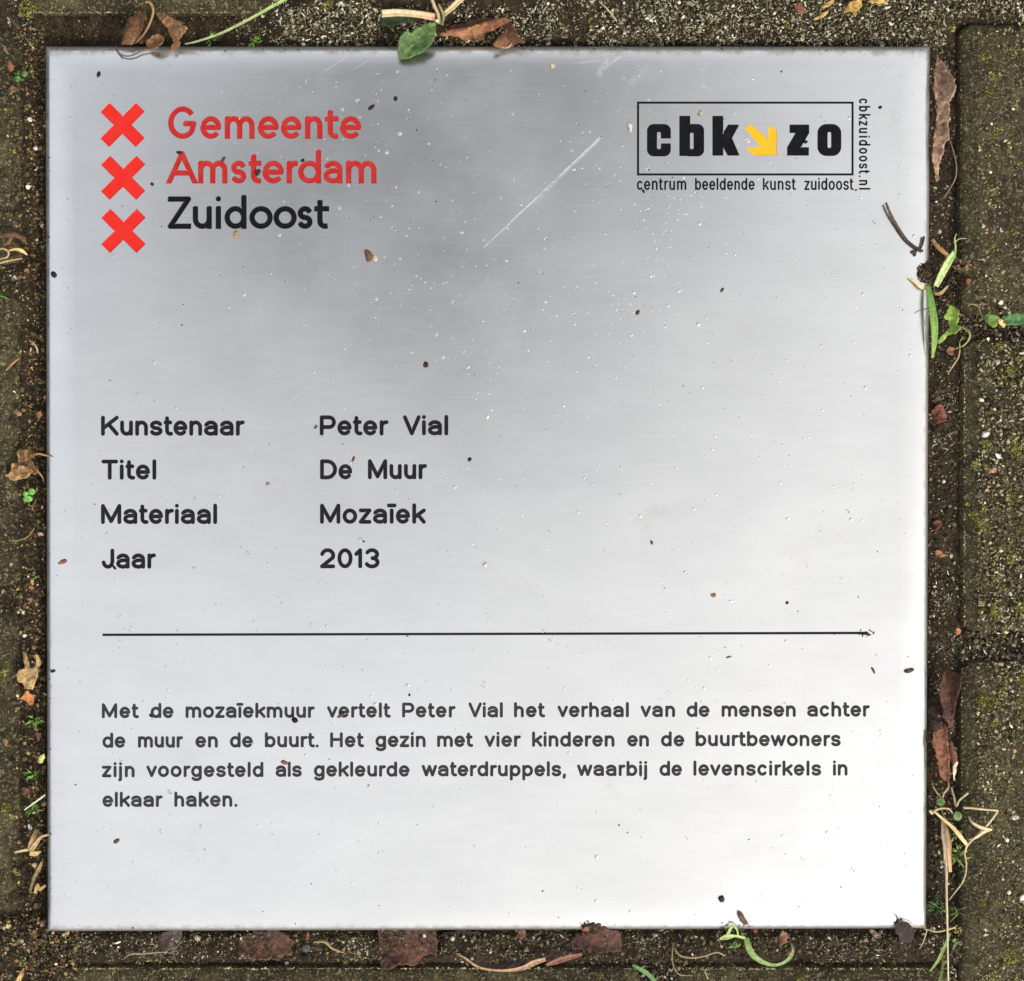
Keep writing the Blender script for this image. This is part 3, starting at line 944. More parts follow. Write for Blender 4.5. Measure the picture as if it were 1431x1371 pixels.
# paragraph
PG = dict(X=15.4, C=20.2, A=20.6, D=5.6, r=1.71)
lines = [((143, 1003.4), (1215, 1001.2), [('Met', 142.7, 192.8), ('de', 210.8, 242.1), ('mozaïekmuur', 259.7, 439), ('vertelt', 457.4, 544.7), ('Peter', 562.3, 635.9), ('Vial', 655, 702.3), ('het', 718.7, 760.6), ('verhaal', 779.5, 878.4), ('van', 895.6, 943), ('de', 959.8, 991.2), ('mensen', 1008.8, 1111.6), ('achter', 1128.3, 1214.7)]),
         ((143, 1044.8), (1175, 1042.4), [('de', 143.5, 174.8), ('muur', 193.2, 255), ('en', 273.4, 304), ('de', 321.6, 352.9), ('buurt.', 370.5, 444.9), ('Het', 461.7, 507.5), ('gezin', 525, 594.4), ('met', 611.2, 660), ('vier', 677.6, 727), ('kinderen', 743.9, 858.3), ('en', 876.8, 906.5), ('de', 924, 956), ('buurtbewoners', 972.4, 1174.5)]),
         ((143, 1086), (1184, 1083.5), [('zijn', 142.7, 187.7), ('voorgesteld', 205, 367.7), ('als', 385.4, 421.4), ('gekleurde', 439, 572), ('waterdruppels,', 589.7, 790.5), ('waarbij', 806.8, 904), ('de', 922, 952.7), ('levenscirkels', 969.4, 1147.2), ('in', 1164.4, 1184)]),
         ((143, 1127.5), (331, 1127.1), [('elkaar', 143.5, 226.5), ('haken.', 244, 331.4)])]
for (xa, ya), (xb, yb_), ws in lines:
    for t, a, b in ws:
        word(t, a, b, ya + (yb_ - ya) * ((a + b) / 2 - xa) / (xb - xa), style='paragraph_lettering', **PG)
# arts centre logo captions
CP = dict(X=12.6, C=16.4, A=16.6, D=4, r=.98, lo=-.02, hi=.3, sx=.72, h=.25)
for t, a, b in (('centrum', 890.2, 958.8), ('beeldende', 971.5, 1054.4), ('kunst', 1066.3, 1111.7), ('zuidoost', 1124.2, 1192.4)):
    word(t, a, b, 265.4, style='caption_lettering', **CP)
word('cbkzuidoost.nl', 137.9, 264.8, 1200.4, style='caption_lettering', rot=True, **{**CP, 'X': 11.4, 'C': 15.2, 'A': 15.8})


# three crosses
for cx, cy in ((171.0, 174.3), (171.8, 248.2), (172.3, 322.5)):
    d = 43.4 * .7071 * .0 + 34.6 * .7071; hw = 8.5 * .7071; e = hw * 2
    p = [(-d - hw, -d + hw), (-d + hw, -d - hw), (0, -e), (d - hw, -d - hw), (d + hw, -d + hw), (e, 0), (d + hw, d - hw), (d - hw, d + hw), (0, e), (-d + hw, d + hw), (-d - hw, d - hw), (-e, 0)]
    add_shape('cross_emblem_%d' % int(cy), poly_sdf([(cx + a, cy + b) for a, b in p]), (cx - 32, cy - 32, cx + 32, cy + 32), .5, -.1, .6)

# logo letters, frame, arrow; coordinates on an enlargement of 3.766 from 860,110
LZ = lambda pts: [(860 + a / 3.766, 110 + b / 3.766) for a, b in pts]


def rbox(x0, y0, x1, y1, rad):
    (ax, ay), (bx, by) = LZ([(x0, y0), (x1, y1)]); rad /= 3.766
    cx, cy, hx, hy = (ax + bx) / 2, (ay + by) / 2, (bx - ax) / 2, (by - ay) / 2

    def f(p):
        qx = np.abs(p[:, 0] - cx) - hx + rad; qy = np.abs(p[:, 1] - cy) - hy + rad
        return np.hypot(np.maximum(qx, 0), np.maximum(qy, 0)) + np.minimum(np.maximum(qx, qy), 0) - rad
    return f


U = lambda *f: (lambda p: np.minimum.reduce([g(p) for g in f]))
SUB = lambda a, *b: (lambda p: np.maximum.reduce([a(p)] + [-g(p) for g in b]))
for f, bb in ((SUB(rbox(168, 240, 290, 407, 34), rbox(217, 279, 241, 372, 10), rbox(236, 313, 300, 342, 1)), (168, 240, 290, 407)),
              (SUB(U(rbox(338, 197, 392, 405, 1), rbox(355, 240, 465, 407, 32)), rbox(391, 283, 413, 372, 9)), (338, 197, 465, 407)),
              (U(rbox(512, 197, 566, 403, 1), poly_sdf(LZ([(560, 298), (594, 243), (650, 243), (612, 312), (651, 403), (592, 403), (560, 346)]))), (512, 197, 651, 403)),
              (poly_sdf(LZ([(918, 243), (1018, 243), (1018, 286), (974, 362), (1017, 362), (1016, 403), (905, 403), (905, 362), (950, 284), (918, 284)])), (905, 243, 1018, 403)),
              (SUB(rbox(1065, 240, 1187, 405, 46), rbox(1115, 279, 1137, 366, 10)), (1065, 240, 1187, 405))):
    (ax, ay), (bx, by) = LZ([bb[:2], bb[2:]])
    add_shape('logo_letters', f, (ax, ay, bx, by), .4, -.05, .5)
(ax, ay), (bx, by) = LZ([(685, 238), (852, 406)])
add_shape('logo_arrow', poly_sdf(LZ([(712, 240), (685, 264), (762, 352), (744, 362), (692, 364), (706, 384), (738, 403), (848, 402), (848, 268), (806, 248), (806, 322)])), (ax, ay, bx, by), .4, -.05, .4)


def rect_shape(style, x0, y0, x1, y1, hole=None, lo=-.02, hi=.3, slope=0.0):
    """straight sunk bars, from exact outlines"""
    def outl(g):
        return np.array([(x0 - g, y0 - g), (x1 + g, y0 - g + slope), (x1 + g, y1 + g + slope), (x0 - g, y1 + g)])
    loops = [(lo, outl(lo)), (hi, outl(hi))]
    if hole:
        a, b, c, d = hole
        for g in (lo, hi):
            loops.append((g, np.array([(a + g, b + g), (c - g, b + g), (c - g, d - g), (a + g, d - g)])))

    fo = poly_sdf(outl(0))
    f = fo if not hole else (lambda p, fi=poly_sdf([(hole[0], hole[1]), (hole[2], hole[1]), (hole[2], hole[3]), (hole[0], hole[3])]): np.maximum(fo(p), -fi(p)))
    SHAPES.append(dict(style=style, f=f, lo=lo, hi=hi, loops=loops))


rect_shape('logo_frame', 890.4, 142.3, 1192.6, 245.0, (892.8, 144.7, 1190.2, 242.6))
rect_shape('divider_line', 143.5, 885.7, 1211, 888.6, slope=-2.6)

# ------------------------------------------------------------------ the plaque
TL, TR, BR, BL = (60.5, 62), (1302.5, 62), (1297, 1300.5), (63.5, 1304.5)
SUB_N = 40


def ring(u, z, jit=0.0):
    c = [(TL[0] + u, TL[1] + u), (TR[0] - u, TR[1] + u), (BR[0] - u, BR[1] - u), (BL[0] + u, BL[1] - u)]
    pts = []
    for k in range(4):
        a, b = np.array(c[k]), np.array(c[(k + 1) % 4])
        for t in np.arange(SUB_N) / SUB_N:
            pts.append(a + (b - a) * t)
    pts = np.array(pts)
    v = P(pts[:, 0], pts[:, 1], 0.0)
    v[:, 2] = z
    return pts, v


BR_ = 12.0
prof = [(0.0, -0.026), (0.0, -BR_ * S - 1.5 * S)]
for th in range(12, 91, 13):
    a = math.radians(th)
    prof.append((BR_ * (1 - math.cos(a)), -BR_ * S * (1 - math.sin(a)) - 1.5 * S))
prof += [(13.2, -1.36 * S), (16.5, -1.02 * S), (21, -.66 * S), (27, -.32 * S), (34, -.1 * S)]
rings = [ring(u, z) for u, z in prof]
INSET = 42.0
inner_px, inner_v = ring(INSET, 0.0)

# constrained triangulation of the flat face with every outline cut in
verts, edges, tags, owner = [], [], [], []
for p in inner_px:
    verts.append(p); tags.append(0); owner.append(-1)
nI = len(inner_px)
edges += [(i, (i + 1) % nI) for i in range(nI)]
for si, sh in enumerate(SHAPES):
    for lv, pts in sh['loops']:
        b = len(verts)
        for p in pts:
            verts.append(p); tags.append(2 if lv == sh['lo'] else 1); owner.append(si)
        edges += [(b + i, b + (i + 1) % len(pts)) for i in range(len(pts))]
cv, ce, cf, ov, oe, of = delaunay_2d_cdt([Vector((float(p[0]), float(p[1]))) for p in verts], edges, [], 0, 1e-5, True)
CV = np.array([(v.x, v.y) for v in cv])
T = np.ones(len(CV), int); OW = np.full(len(CV), -1)
for i, src in enumerate(ov):
    if src:
        T[i] = tags[src[0]]; OW[i] = owner[src[0]]
TRI = np.array([f for f in cf if len(f) == 3])
# orient all faces so that they look up (photo y runs down)
e1 = CV[TRI[:, 1]] - CV[TRI[:, 0]]; e2 = CV[TRI[:, 2]] - CV[TRI[:, 0]]
flip = (e1[:, 0] * e2[:, 1] - e1[:, 1] * e2[:, 0]) > 0
TRI[flip] = TRI[flip][:, ::-1]
cent = CV[TRI].mean(1)
floor_of = np.full(len(TRI), -1)
all2 = (T[TRI] == 2).all(1) & (OW[TRI[:, 0]] == OW[TRI[:, 1]]) & (OW[TRI[:, 1]] == OW[TRI[:, 2]])
for si, sh in enumerate(SHAPES):
    k = np.nonzero(all2 & (OW[TRI[:, 0]] == si))[0]
    if len(k):
        inside = sh['f'](cent[k]) < sh['lo'] + 1e-3
        floor_of[k[inside]] = si
DEPTH = 0.00024
FV = P(CV[:, 0], CV[:, 1], 0.0)
FV[:, 2] = np.where(T == 2, -DEPTH, 0.0)

plaque = thing('metal_plaque', 'square brushed steel information plaque with engraved red and black lettering set in paving', 'plaque')
nr = len(inner_px)
PV = np.concatenate([v for _, v in rings])
Q = []
for k in range(len(rings) - 1):
    a = k * nr + np.arange(nr); b = k * nr + np.roll(np.arange(nr), -1)
    Q.append(np.stack([a, b, b + nr, a + nr], 1)[:, ::-1])
base_i = len(PV)
# last profile ring to the flat face border (same vertices as the first nr entries of the triangulation)
imap = np.zeros(nI, int)
for i, src in enumerate(ov):
    for s_ in src:
        if s_ < nI: imap[s_] = i
a = (len(rings) - 1) * nr + np.arange(nr); a2 = (len(rings) - 1) * nr + np.roll(np.arange(nr), -1)
Q.append(np.stack([a, a2, base_i + imap[np.roll(np.arange(nI), -1)], base_i + imap], 1)[:, ::-1])
Q = np.concatenate(Q)
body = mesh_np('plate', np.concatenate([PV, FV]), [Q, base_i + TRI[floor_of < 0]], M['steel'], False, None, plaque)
sm = np.zeros(len(body.data.polygons), bool); sm[:len(Q)] = True
body.data.polygons.foreach_set('use_smooth', sm)

styles = [('red_heading', 'red_text', 'red engraved municipal name in two lines'), ('black_heading', 'black', 'black engraved district name'), ('field_lettering', 'grey_black', None), ('value_lettering', 'grey_black', None), ('paragraph_lettering', 'para', 'small faded charcoal paragraph'),
          ('caption_lettering', 'black', None), ('logo_letters', 'black', 'heavy black logo letters'), ('logo_arrow', 'yellow', 'yellow diagonal arrow'), ('logo_frame', 'black', None), ('divider_line', 'grey_black', None)]
style_of = np.array([sh['style'] for sh in SHAPES])
for st in sorted({s for s in style_of if s.startswith('cross_emblem')}):
    styles.append((st, 'red_cross', None))
for st, mat, lab in styles:
    ids = np.nonzero(style_of == st)[0]
    k = np.isin(floor_of, ids)
    t = TRI[k]; used, inv = np.unique(t, return_inverse=True)
    o = mesh_np('cross_emblem' if st.startswith('cross') else st, FV[used], inv.reshape(-1, 3), M[mat], False, None, plaque)
    if lab: o['label'] = lab

# tiny raised corrosion pimples over the face
PM_V, PM_F, n0 = [], [], 0
DOME = [(0, 0, 1)] + [(0.55 * math.cos(a), 0.55 * math.sin(a), .78) for a in np.arange(8) * math.pi / 4] + [(math.cos(a), math.sin(a), 0) for a in np.arange(8) * math.pi / 4 + .2]
DOME = np.array(DOME)
DF = [(0, 1 + i, 1 + (i + 1) % 8) for i in range(8)]
for i in range(8):
    a, b = 1 + i, 1 + (i + 1) % 8
    DF += [(a, a + 8, b + 8), (a, b + 8, b)]
DF = np.array(DF)
pp = [rng.uniform((85, 90), (1280, 1280), (820, 2)), rng.normal((900, 400), (140, 120), (190, 2)), rng.normal((560, 400), (170, 130), (150, 2)), rng.normal((760, 600), (260, 140), (200, 2)), rng.normal((930, 260), (70, 40), (70, 2)),
      rng.normal((480, 190), (90, 60), (60, 2)), rng.normal((1000, 900), (180, 160), (120, 2))]
a_ = rng.uniform(0, 1, 60)
pp.append(np.stack([860 + 110 * a_ + rng.normal(0, 9, 60), 440 - 170 * a_ + rng.normal(0, 14, 60)], 1))
pp = np.concatenate(pp)
pp = pp[(pp[:, 0] > 84) & (pp[:, 0] < 1278) & (pp[:, 1] > 86) & (pp[:, 1] < 1280)]
bad = np.zeros(len(pp), bool)
for sh in SHAPES:
    lo_ = np.concatenate([p for _, p in sh['loops']])
    near = (pp[:, 0] > lo_[:, 0].min() - 4) & (pp[:, 0] < lo_[:, 0].max() + 4) & (pp[:, 1] > lo_[:, 1].min() - 4) & (pp[:, 1] < lo_[:, 1].max() + 4)
    if near.any():
        bad[near] |= sh['f'](pp[near]) < 2.2
pp = pp[~bad]
pr = logsize(len(pp), 1.2, .36, .6, 2.9)
for (x_, y_), r_ in zip(pp, pr):
    c = P(x_, y_, 0)[0]
    st = rng.uniform(.75, 1.4, 2)
    v = DOME * np.array([r_ * st[0], r_ * st[1], r_ * rng.uniform(.08, .24)]) * S
    v[:, 2] -= .02 * S
    PM_V.append(v + c); PM_F.append(DF + n0); n0 += len(DOME)
o = mesh_np('corrosion_pimple', np.concatenate(PM_V), np.concatenate(PM_F), M['pimple'], True, None, plaque)
o['kind'] = 'stuff'; o['label'] = 'tiny raised specks scattered over the steel'

# specks of dirt lying on the face
dirt = Heap()
n = 230
x, y = box_pts(n, 78, 82, 1284, 1284); s = logsize(n, .8, .4, .4, 1.9)
dirt.add(x, y, np.full(n, .00008), s, PEBBLES + FLAKES, [(40, 34, 34, 5), (70, 58, 48, 3), (100, 70, 50, 1)], .6)
# dark grains at the lower right foot of some pimples
k = rng.choice(len(pp), 380, replace=False)
dirt.add(pp[k, 0] + .8 * pr[k], pp[k, 1] + .8 * pr[k], np.full(len(k), .00006), pr[k] * rng.uniform(.3, .62, len(k)), PEBBLES, [(46, 40, 38, 5), (80, 70, 60, 2)], .6)
# crumbs along the rim
for (xa, ya, xb, yb_, n) in ((72, 71, 1290, 71, 420), (70, 80, 73, 1290, 120), (75, 1293, 1285, 1288, 150), (1288, 80, 1285, 1288, 40)):
    t = rng.uniform(0, 1, n); xx = xa + (xb - xa) * t + rng.normal(0, 2.2, n); yy = ya + (yb_ - ya) * t + rng.normal(0, 2.2, n); s = logsize(n, .7, .4, .35, 1.8)
    dirt.add(xx, yy, np.full(n, -.0006), s, PEBBLES + FLAKES, [(60, 48, 36, 4), (100, 84, 66, 2), (150, 135, 110, .6)], .5)
tag(dirt.build('dirt_specks', M['crumb']), 'fine dark dirt specks sprinkled over the steel plaque', 'dirt', kind='stuff')

# ------------------------------------------------------------------ leaves, blades, stems


def catmull(p, n):
    p = np.asarray(p, float)
    if len(p) < 3:
        t = np.linspace(0, 1, n)[:, None]
        return p[0] + (p[-1] - p[0]) * t
    q_ = np.concatenate([[2 * p[0] - p[1]], p, [2 * p[-1] - p[-2]]])
    out = []
    m = len(p) - 1
    for u in np.linspace(0, m - 1e-6, n):
        i = int(u); t = u - i
        a, b, c, d = q_[i], q_[i + 1], q_[i + 2], q_[i + 3]
        out.append(.5 * ((2 * b) + (c - a) * t + (2 * a - 5 * b + 4 * c - d) * t * t + (3 * b - a - 3 * c + d) * t ** 3))
    return np.array(out)


def crop(ox, oy, k):
    return lambda pts: [(ox + p[0] / k, oy + p[1] / k) + tuple(p[2:]) for p in pts]


def tube(name, pts, rad, col, mat='straw', parent=None, n=None, sides=7, col2=None):
    """pts: (px,py,z in mm above the plaque top); rad: px radii at the ends or a list"""
    n = n or max(8, 5 * len(pts))
    c = catmull(pts, n)
    w = P(c[:, 0], c[:, 1], c[:, 2] / 1000.)
    rad = np.interp(np.linspace(0, 1, n), np.linspace(0, 1, len(np.atleast_1d(rad))), np.atleast_1d(rad)) * S
    T_ = np.gradient(w, axis=0); T_ /= np.linalg.norm(T_, axis=1)[:, None] + 1e-12
    up_ = np.array([0.03, 0.02, 1.0])
    A_ = np.cross(T_, up_); A_ /= np.linalg.norm(A_, axis=1)[:, None]
    B_ = np.cross(A_, T_)
    V = []
    for k in range(sides):
        a = k * 2 * math.pi / sides
        V.append(w + (A_ * math.cos(a) + B_ * math.sin(a) * .85) * rad[:, None] * rng.uniform(.9, 1.1, (n, 1)))
    V = np.stack(V, 1).reshape(-1, 3)
    fs = []
    for i in range(n - 1):
        for k in range(sides):
            a, b = i * sides + k, i * sides + (k + 1) % sides
            fs.append((a, b, b + sides, a + sides))
    V = np.concatenate([V, w[:1], w[-1:]])
    caps = [(len(V) - 2, (k + 1) % sides, k) for k in range(sides)] + [(len(V) - 1, (n - 1) * sides + k, (n - 1) * sides + (k + 1) % sides) for k in range(sides)]
    ca = np.array(lin(*col)); cb = np.array(lin(*(col2 or col)))
    t = np.concatenate([np.repeat(np.linspace(0, 1, n), sides), [0, 1]])[:, None]
    return mesh_np(name, V, [np.array(fs), np.array(caps)], M[mat], True, (ca + (cb - ca) * t) * rng.uniform(.85, 1.15, (len(V), 1)), parent)


def blade(name, pts, width, col, mat='green', parent=None, fold=.35, col2=None, twist=0.0, n=None, thick=.25):
    """a grass blade: a thin folded ribbon; width in px (list along the blade)"""
    n = n or max(12, 7 * len(pts))
    c = catmull(pts, n)
    w = P(c[:, 0], c[:, 1], c[:, 2] / 1000.)
    wd = np.interp(np.linspace(0, 1, n), np.linspace(0, 1, len(width)), width) * S / 2
    T_ = np.gradient(w, axis=0); T_ /= np.linalg.norm(T_, axis=1)[:, None] + 1e-12
    A_ = np.cross(T_, np.array([.02, .03, 1.])); A_ /= np.linalg.norm(A_, axis=1)[:, None]
    B_ = np.cross(A_, T_)
    ang = np.linspace(0, twist, n)[:, None]
    A2 = A_ * np.cos(ang) + B_ * np.sin(ang); B2 = -A_ * np.sin(ang) + B_ * np.cos(ang)
    cols_ = []
    off = (-1, -.5, 0, .5, 1)
    V = np.stack([w + A2 * (k * wd)[:, None] + B2 * (fold * abs(k) * wd)[:, None] for k in off], 1).reshape(-1, 3)
    m = len(off)
    fs = [(i * m + k, i * m + k + 1, (i + 1) * m + k + 1, (i + 1) * m + k) for i in range(n - 1) for k in range(m - 1)]
    ca = np.array(lin(*col)); cb = np.array(lin(*(col2 or col)))
    t = np.repeat(np.linspace(0, 1, n), m)[:, None]
    rib = np.tile(np.array([.95, 1.05, 1.25, 1.05, .95]), n)[:, None]
    o = mesh_np(name, V, np.array(fs), M[mat], True, np.clip((ca + (cb - ca) * t) * rib, 0, 1), parent)
    s_ = o.modifiers.new('thickness', 'SOLIDIFY'); s_.thickness = thick * S * 1.5; s_.offset = 0
    return o


def leaf(name, outline, zf, col, parent=None, mat='leaf', jag=1.3, col2=None, vein=None, thick=.3, step=2.2):
    """a leaf blade from its own outline, curled by zf(x,y)->mm, with a real thickness"""
    p = np.array([q_[:2] for q_ in outline], float)
    pts = []
    for a, b in zip(p, np.roll(p, -1, 0)):
        n = max(1, int(np.hypot(*(b - a)) / 2.2))
        for t in np.arange(n) / n:
            nrm = np.array([(b - a)[1], -(b - a)[0]]) / (np.hypot(*(b - a)) + 1e-9)
            q_ = a + (b - a) * t
            j = nrm * jag * (3.6 * (fbm(q_[0] / 10, q_[1] / 10, 71, 2) - .5) + 2.4 * (fbm(q_[0] / 3, q_[1] / 3, 73, 2) - .5) + rng.normal(0, .3)) * min(1, 3 * t + .2, 3 * (1 - t) + .2)
            pts.append(q_ + j)
    pts = np.array(pts)
    f = poly_sdf(pts)
    X, Y = np.meshgrid(np.arange(p[:, 0].min(), p[:, 0].max(), step), np.arange(p[:, 1].min(), p[:, 1].max(), step))
    g = np.stack([X.ravel(), Y.ravel()], 1) + rng.uniform(-.5, .5, (X.size, 2))
    g = g[f(g) < -1.2] if len(g) else g
    allp = np.concatenate([pts, g])
    cv_, _, cf_, _, _, _ = delaunay_2d_cdt([Vector((float(a), float(b))) for a, b in allp], [], [list(range(len(pts)))], 1, 1e-5, False)
    c = np.array([(v.x, v.y) for v in cv_])
    tri = np.array([t for t in cf_ if len(t) == 3])
    tri = tri[f(c[tri].mean(1)) < 0]
    e1_ = c[tri[:, 1]] - c[tri[:, 0]]; e2_ = c[tri[:, 2]] - c[tri[:, 0]]
    fl = (e1_[:, 0] * e2_[:, 1] - e1_[:, 1] * e2_[:, 0]) > 0
    tri[fl] = tri[fl][:, ::-1]
    z = zf(c[:, 0], c[:, 1]) / 1000.
    V = P(c[:, 0], c[:, 1], z)
    ca = np.array(lin(*col)); cb = np.array(lin(*(col2 or tuple(v * .7 for v in col))))
    k = (.6 * fbm(c[:, 0] / 16, c[:, 1] / 16, int(rng.integers(900)), 3) + .4 * fbm(c[:, 0] / 4, c[:, 1] / 4, 7, 3))[:, None]
    cc = ca + (cb - ca) * np.clip((k - .32) * 2.8, 0, 1)
    ed = np.clip(-f(c) / 2.0, 0, 1)[:, None]
    cc = cc * (1.25 - .25 * ed)
    if vein:
        (ax_, ay_), (bx_, by_) = vein
        d = np.array((bx_ - ax_, by_ - ay_)); L = np.hypot(*d)
        dist = np.abs((c[:, 0] - ax_) * d[1] - (c[:, 1] - ay_) * d[0]) / L
        cc = cc * (1 + .5 * np.exp(-(dist / 1.2) ** 2))[:, None]
    o = mesh_np(name, V, tri, M[mat], True, np.clip(cc, 0, 1), parent)
    s_ = o.modifiers.new('thickness', 'SOLIDIFY'); s_.thickness = thick / 1000.; s_.offset = -1
    return o


def cup(a, b, z0, across=0.0, w=15.0, along=0.0, crink=.6, slope=0.0, seed=None):
    """height in mm: a fold/cup across the axis a-b, an arch along it, crinkles"""
    a = np.array(a, float); b = np.array(b, float); d = b - a; L = np.hypot(*d); u = d / L
    seed = int(rng.integers(900)) if seed is None else seed

    def f(x, y):
        t = ((x - a[0]) * u[0] + (y - a[1]) * u[1]) / L
        n = ((x - a[0]) * u[1] - (y - a[1]) * u[0]) / w
        return z0 + across * n * np.abs(n) ** .6 * np.sign(n) + along * (1 - (2 * t - 1) ** 2) + slope * t + crink * (2.6 * (fbm(x / 9, y / 9, seed) - .5) + 1.6 * (fbm(x / 3.5, y / 3.5, seed + 3, 2) - .5))
    return f


# ------------------------------------------------------------------ single crumbs on the plaque


def crumb(px, py, lx, ly, ang, col, label, z=0.0, shape=None, name='dirt_crumb', cat='dirt crumb', group='dirt crumbs lying on the plaque'):
    if name in ('leaf_scrap', 'plant_scrap', 'petal_scrap', 'stone_chip'):
        n_ = int(rng.integers(7, 11)); th0 = math.radians(ang); o_ = []
        for k in range(n_):
            t_ = 2 * math.pi * (k + rng.uniform(-.3, .3)) / n_; g = rng.uniform(.55, 1.2)
            a_, b_ = lx / 2 * g * math.cos(t_), ly / 2 * g * math.sin(t_)
            o_.append((px + a_ * math.cos(th0) - b_ * math.sin(th0), py + a_ * math.sin(th0) + b_ * math.cos(th0)))
        dull = tuple(int(v_ * .85 + 12) for v_ in col)
        o = leaf(name, o_, cup((px - 6, py), (px + 6, py), z * 1000 + .9, .9, 8, .5, .9), dull, jag=.8, col2=tuple(int(v_ * .6) for v_ in dull))
        return tag(o, label, cat, group)
    v = IV * rng.uniform(.7, 1.2, (12, 1))
    # one level of subdivision, knobbly
    me_v = list(map(tuple, v)); cache = {}; fs = []

    def mid(a, b):
        k = (min(a, b), max(a, b))
        if k not in cache:
            m = (np.array(me_v[a]) + np.array(me_v[b])) / 2 * rng.uniform(.9, 1.25)
            me_v.append(tuple(m)); cache[k] = len(me_v) - 1
        return cache[k]
    for a, b, c in IF:
        d, e, f = mid(a, b), mid(b, c), mid(c, a)
        fs += [(a, d, f), (b, e, d), (c, f, e), (d, e, f)]
    v = np.array(me_v) * np.array([lx / 2, ly / 2, min(lx, ly) * .32]) * S
    a = math.radians(ang)
    v = v @ np.array([[math.cos(a), math.sin(a), 0], [-math.sin(a), math.cos(a), 0], [0, 0, 1]])
    c = P(px, py, z)[0]; c[2] = z - v[:, 2].min() * .8
    cc = np.array(lin(*col)); cc = (cc * .72 + cc.mean() * .2) * rng.uniform(.5, 1.4, (len(v), 1))
    return tag(mesh_np(name, v + c, np.array(fs), M['crumb'], True, cc), label, cat, group)


DK = (40, 32, 30)
for a in [
    (138, 104, 5, 9, -10, DK, 'dark knobbly crumb near the upper left corner of the plaque'),
    (519, 150, 5, 15, -55, DK, 'long dark crumb just right of the first red word'),
    (553, 138, 6, 6, 0, DK, 'small round black crumb right of the long crumb above the red words'),
    (251, 213.5, 9, 5, -10, DK, 'dark crumb on the tip of the red letter A'),
    (312, 222, 4, 9, -30, (70, 60, 60), 'grey crumb above the red letter s of the second red line'),
    (423, 224, 6, 5, 0, DK, 'black crumb against the red letter d of the second red line'),
    (360, 241, 6, 10, -40, (60, 38, 32), 'dark crumb over the red letter t of the second red line'),
    (212.5, 257, 5, 6, 0, DK, 'dark crumb beside the middle red cross'),
    (330, 327, 9, 9, 20, (176, 138, 86), 'pale orange flake just under the black district name'),
    (515, 358, 12, 19, 10, (122, 78, 46), 'brown wedge shaped flake alone below the headings'),
    (525, 361, 7, 9, 0, (206, 200, 176), 'cream crumb stuck to the brown wedge shaped flake'),
    (595, 509, 7, 10, 0, (62, 40, 24), 'dark brown drop shaped crumb in the middle of the plaque'),
    (772, 92, 8, 9, 0, (190, 172, 140), 'cream crumb with a brown core near the top edge'),
    (979, 158, 8, 9, -30, (168, 156, 138), 'pale ringed crumb above the letter b of the boxed logo'),
    (880, 178, 8, 14, 20, (206, 198, 180), 'white bird dropping crumb at the left side of the boxed logo'),
    (1126, 198, 6, 5, 0, DK, 'dark crumb touching the logo letter z'),
    (1230, 150, 6, 6, 0, DK, 'dark crumb right of the upright web address'),
    (899, 267, 4, 7, 20, DK, 'dark crumb under the first letter of the logo caption'),
    (75, 384, 7, 9, 20, DK, 'black crumb on the left rim of the plaque'),
    (1009, 405, 5, 8, -30, (70, 66, 62), 'grey crumb right of centre, above the blank area'),
    (891, 437, 6, 8, -40, (84, 72, 56), 'brownish crumb at the foot of the densest pimples'),
    (656, 642, 6, 7, -20, DK, 'black crumb right of the title words'),
    (494, 641, 5, 10, -15, (120, 66, 36), 'rusty brown sliver above the title words'),
    (374, 676, 6, 6, 0, (150, 116, 80), 'tan crumb with a faint smear between the two columns'),
    (160, 793, 4, 8, 40, DK, 'dark sliver at the foot of the word for year'),
    (441, 597, 4, 8, -40, (80, 70, 66), 'grey sliver just left of the artist name'),
    (997, 832, 8, 9, 0, (172, 104, 40), 'orange brown crumb above the divider line'),
    (911, 758, 5, 7, 10, (120, 72, 50), 'reddish brown crumb above and left of the orange one'),
    (678, 789, 8, 8, 0, (206, 202, 176), 'pale cream crumb below the middle of the plaque'),
    (88, 785, 13, 6, 20, (138, 88, 60), 'brown seed near the left edge beside the word for year'),
    (73, 938, 6, 6, 0, (36, 30, 44), 'small dark crumb on the left edge below the divider line'),
    (1270, 937, 16, 7, 18, (98, 84, 68), 'oblong brown crumb near the right edge below the divider line'),
    (1220, 936, 4, 10, 25, (110, 86, 50), 'thin brown sliver left of the oblong brown crumb'),
    (1018, 918, 10, 3, 12, (90, 80, 72), 'thin grey sliver below the right part of the divider line'),
    (211, 1000, 4, 9, 35, DK, 'dark sliver at the foot of the second paragraph word'),
    (412, 1007, 8, 9, 40, DK, 'dark square crumb under the long first line word of the paragraph'),
    (476, 1000, 12, 6, 20, (110, 78, 56), 'brown crumb across the fourth word of the paragraph'),
    (398, 1066, 11, 7, -15, (150, 82, 66), 'red brown flake over the third line of the paragraph'),
    (572, 971, 4, 5, 0, DK, 'tiny black crumb above the first line of the paragraph'),
    (163, 1175, 11, 6, 35, (88, 78, 74), 'grey brown crumb below the paragraph near the lower left'),
    (1008, 1256, 9, 10, 0, (74, 60, 44), 'round brown crumb near the lower edge of the plaque'),
    (1100, 842, 5, 5, 0, DK, 'dark crumb between the orange crumb and the right edge'),
    (515, 1098, 4, 4, 0, (176, 150, 120), 'tiny tan crumb in the blank area under the paragraph'),
]:
    crumb(*a)
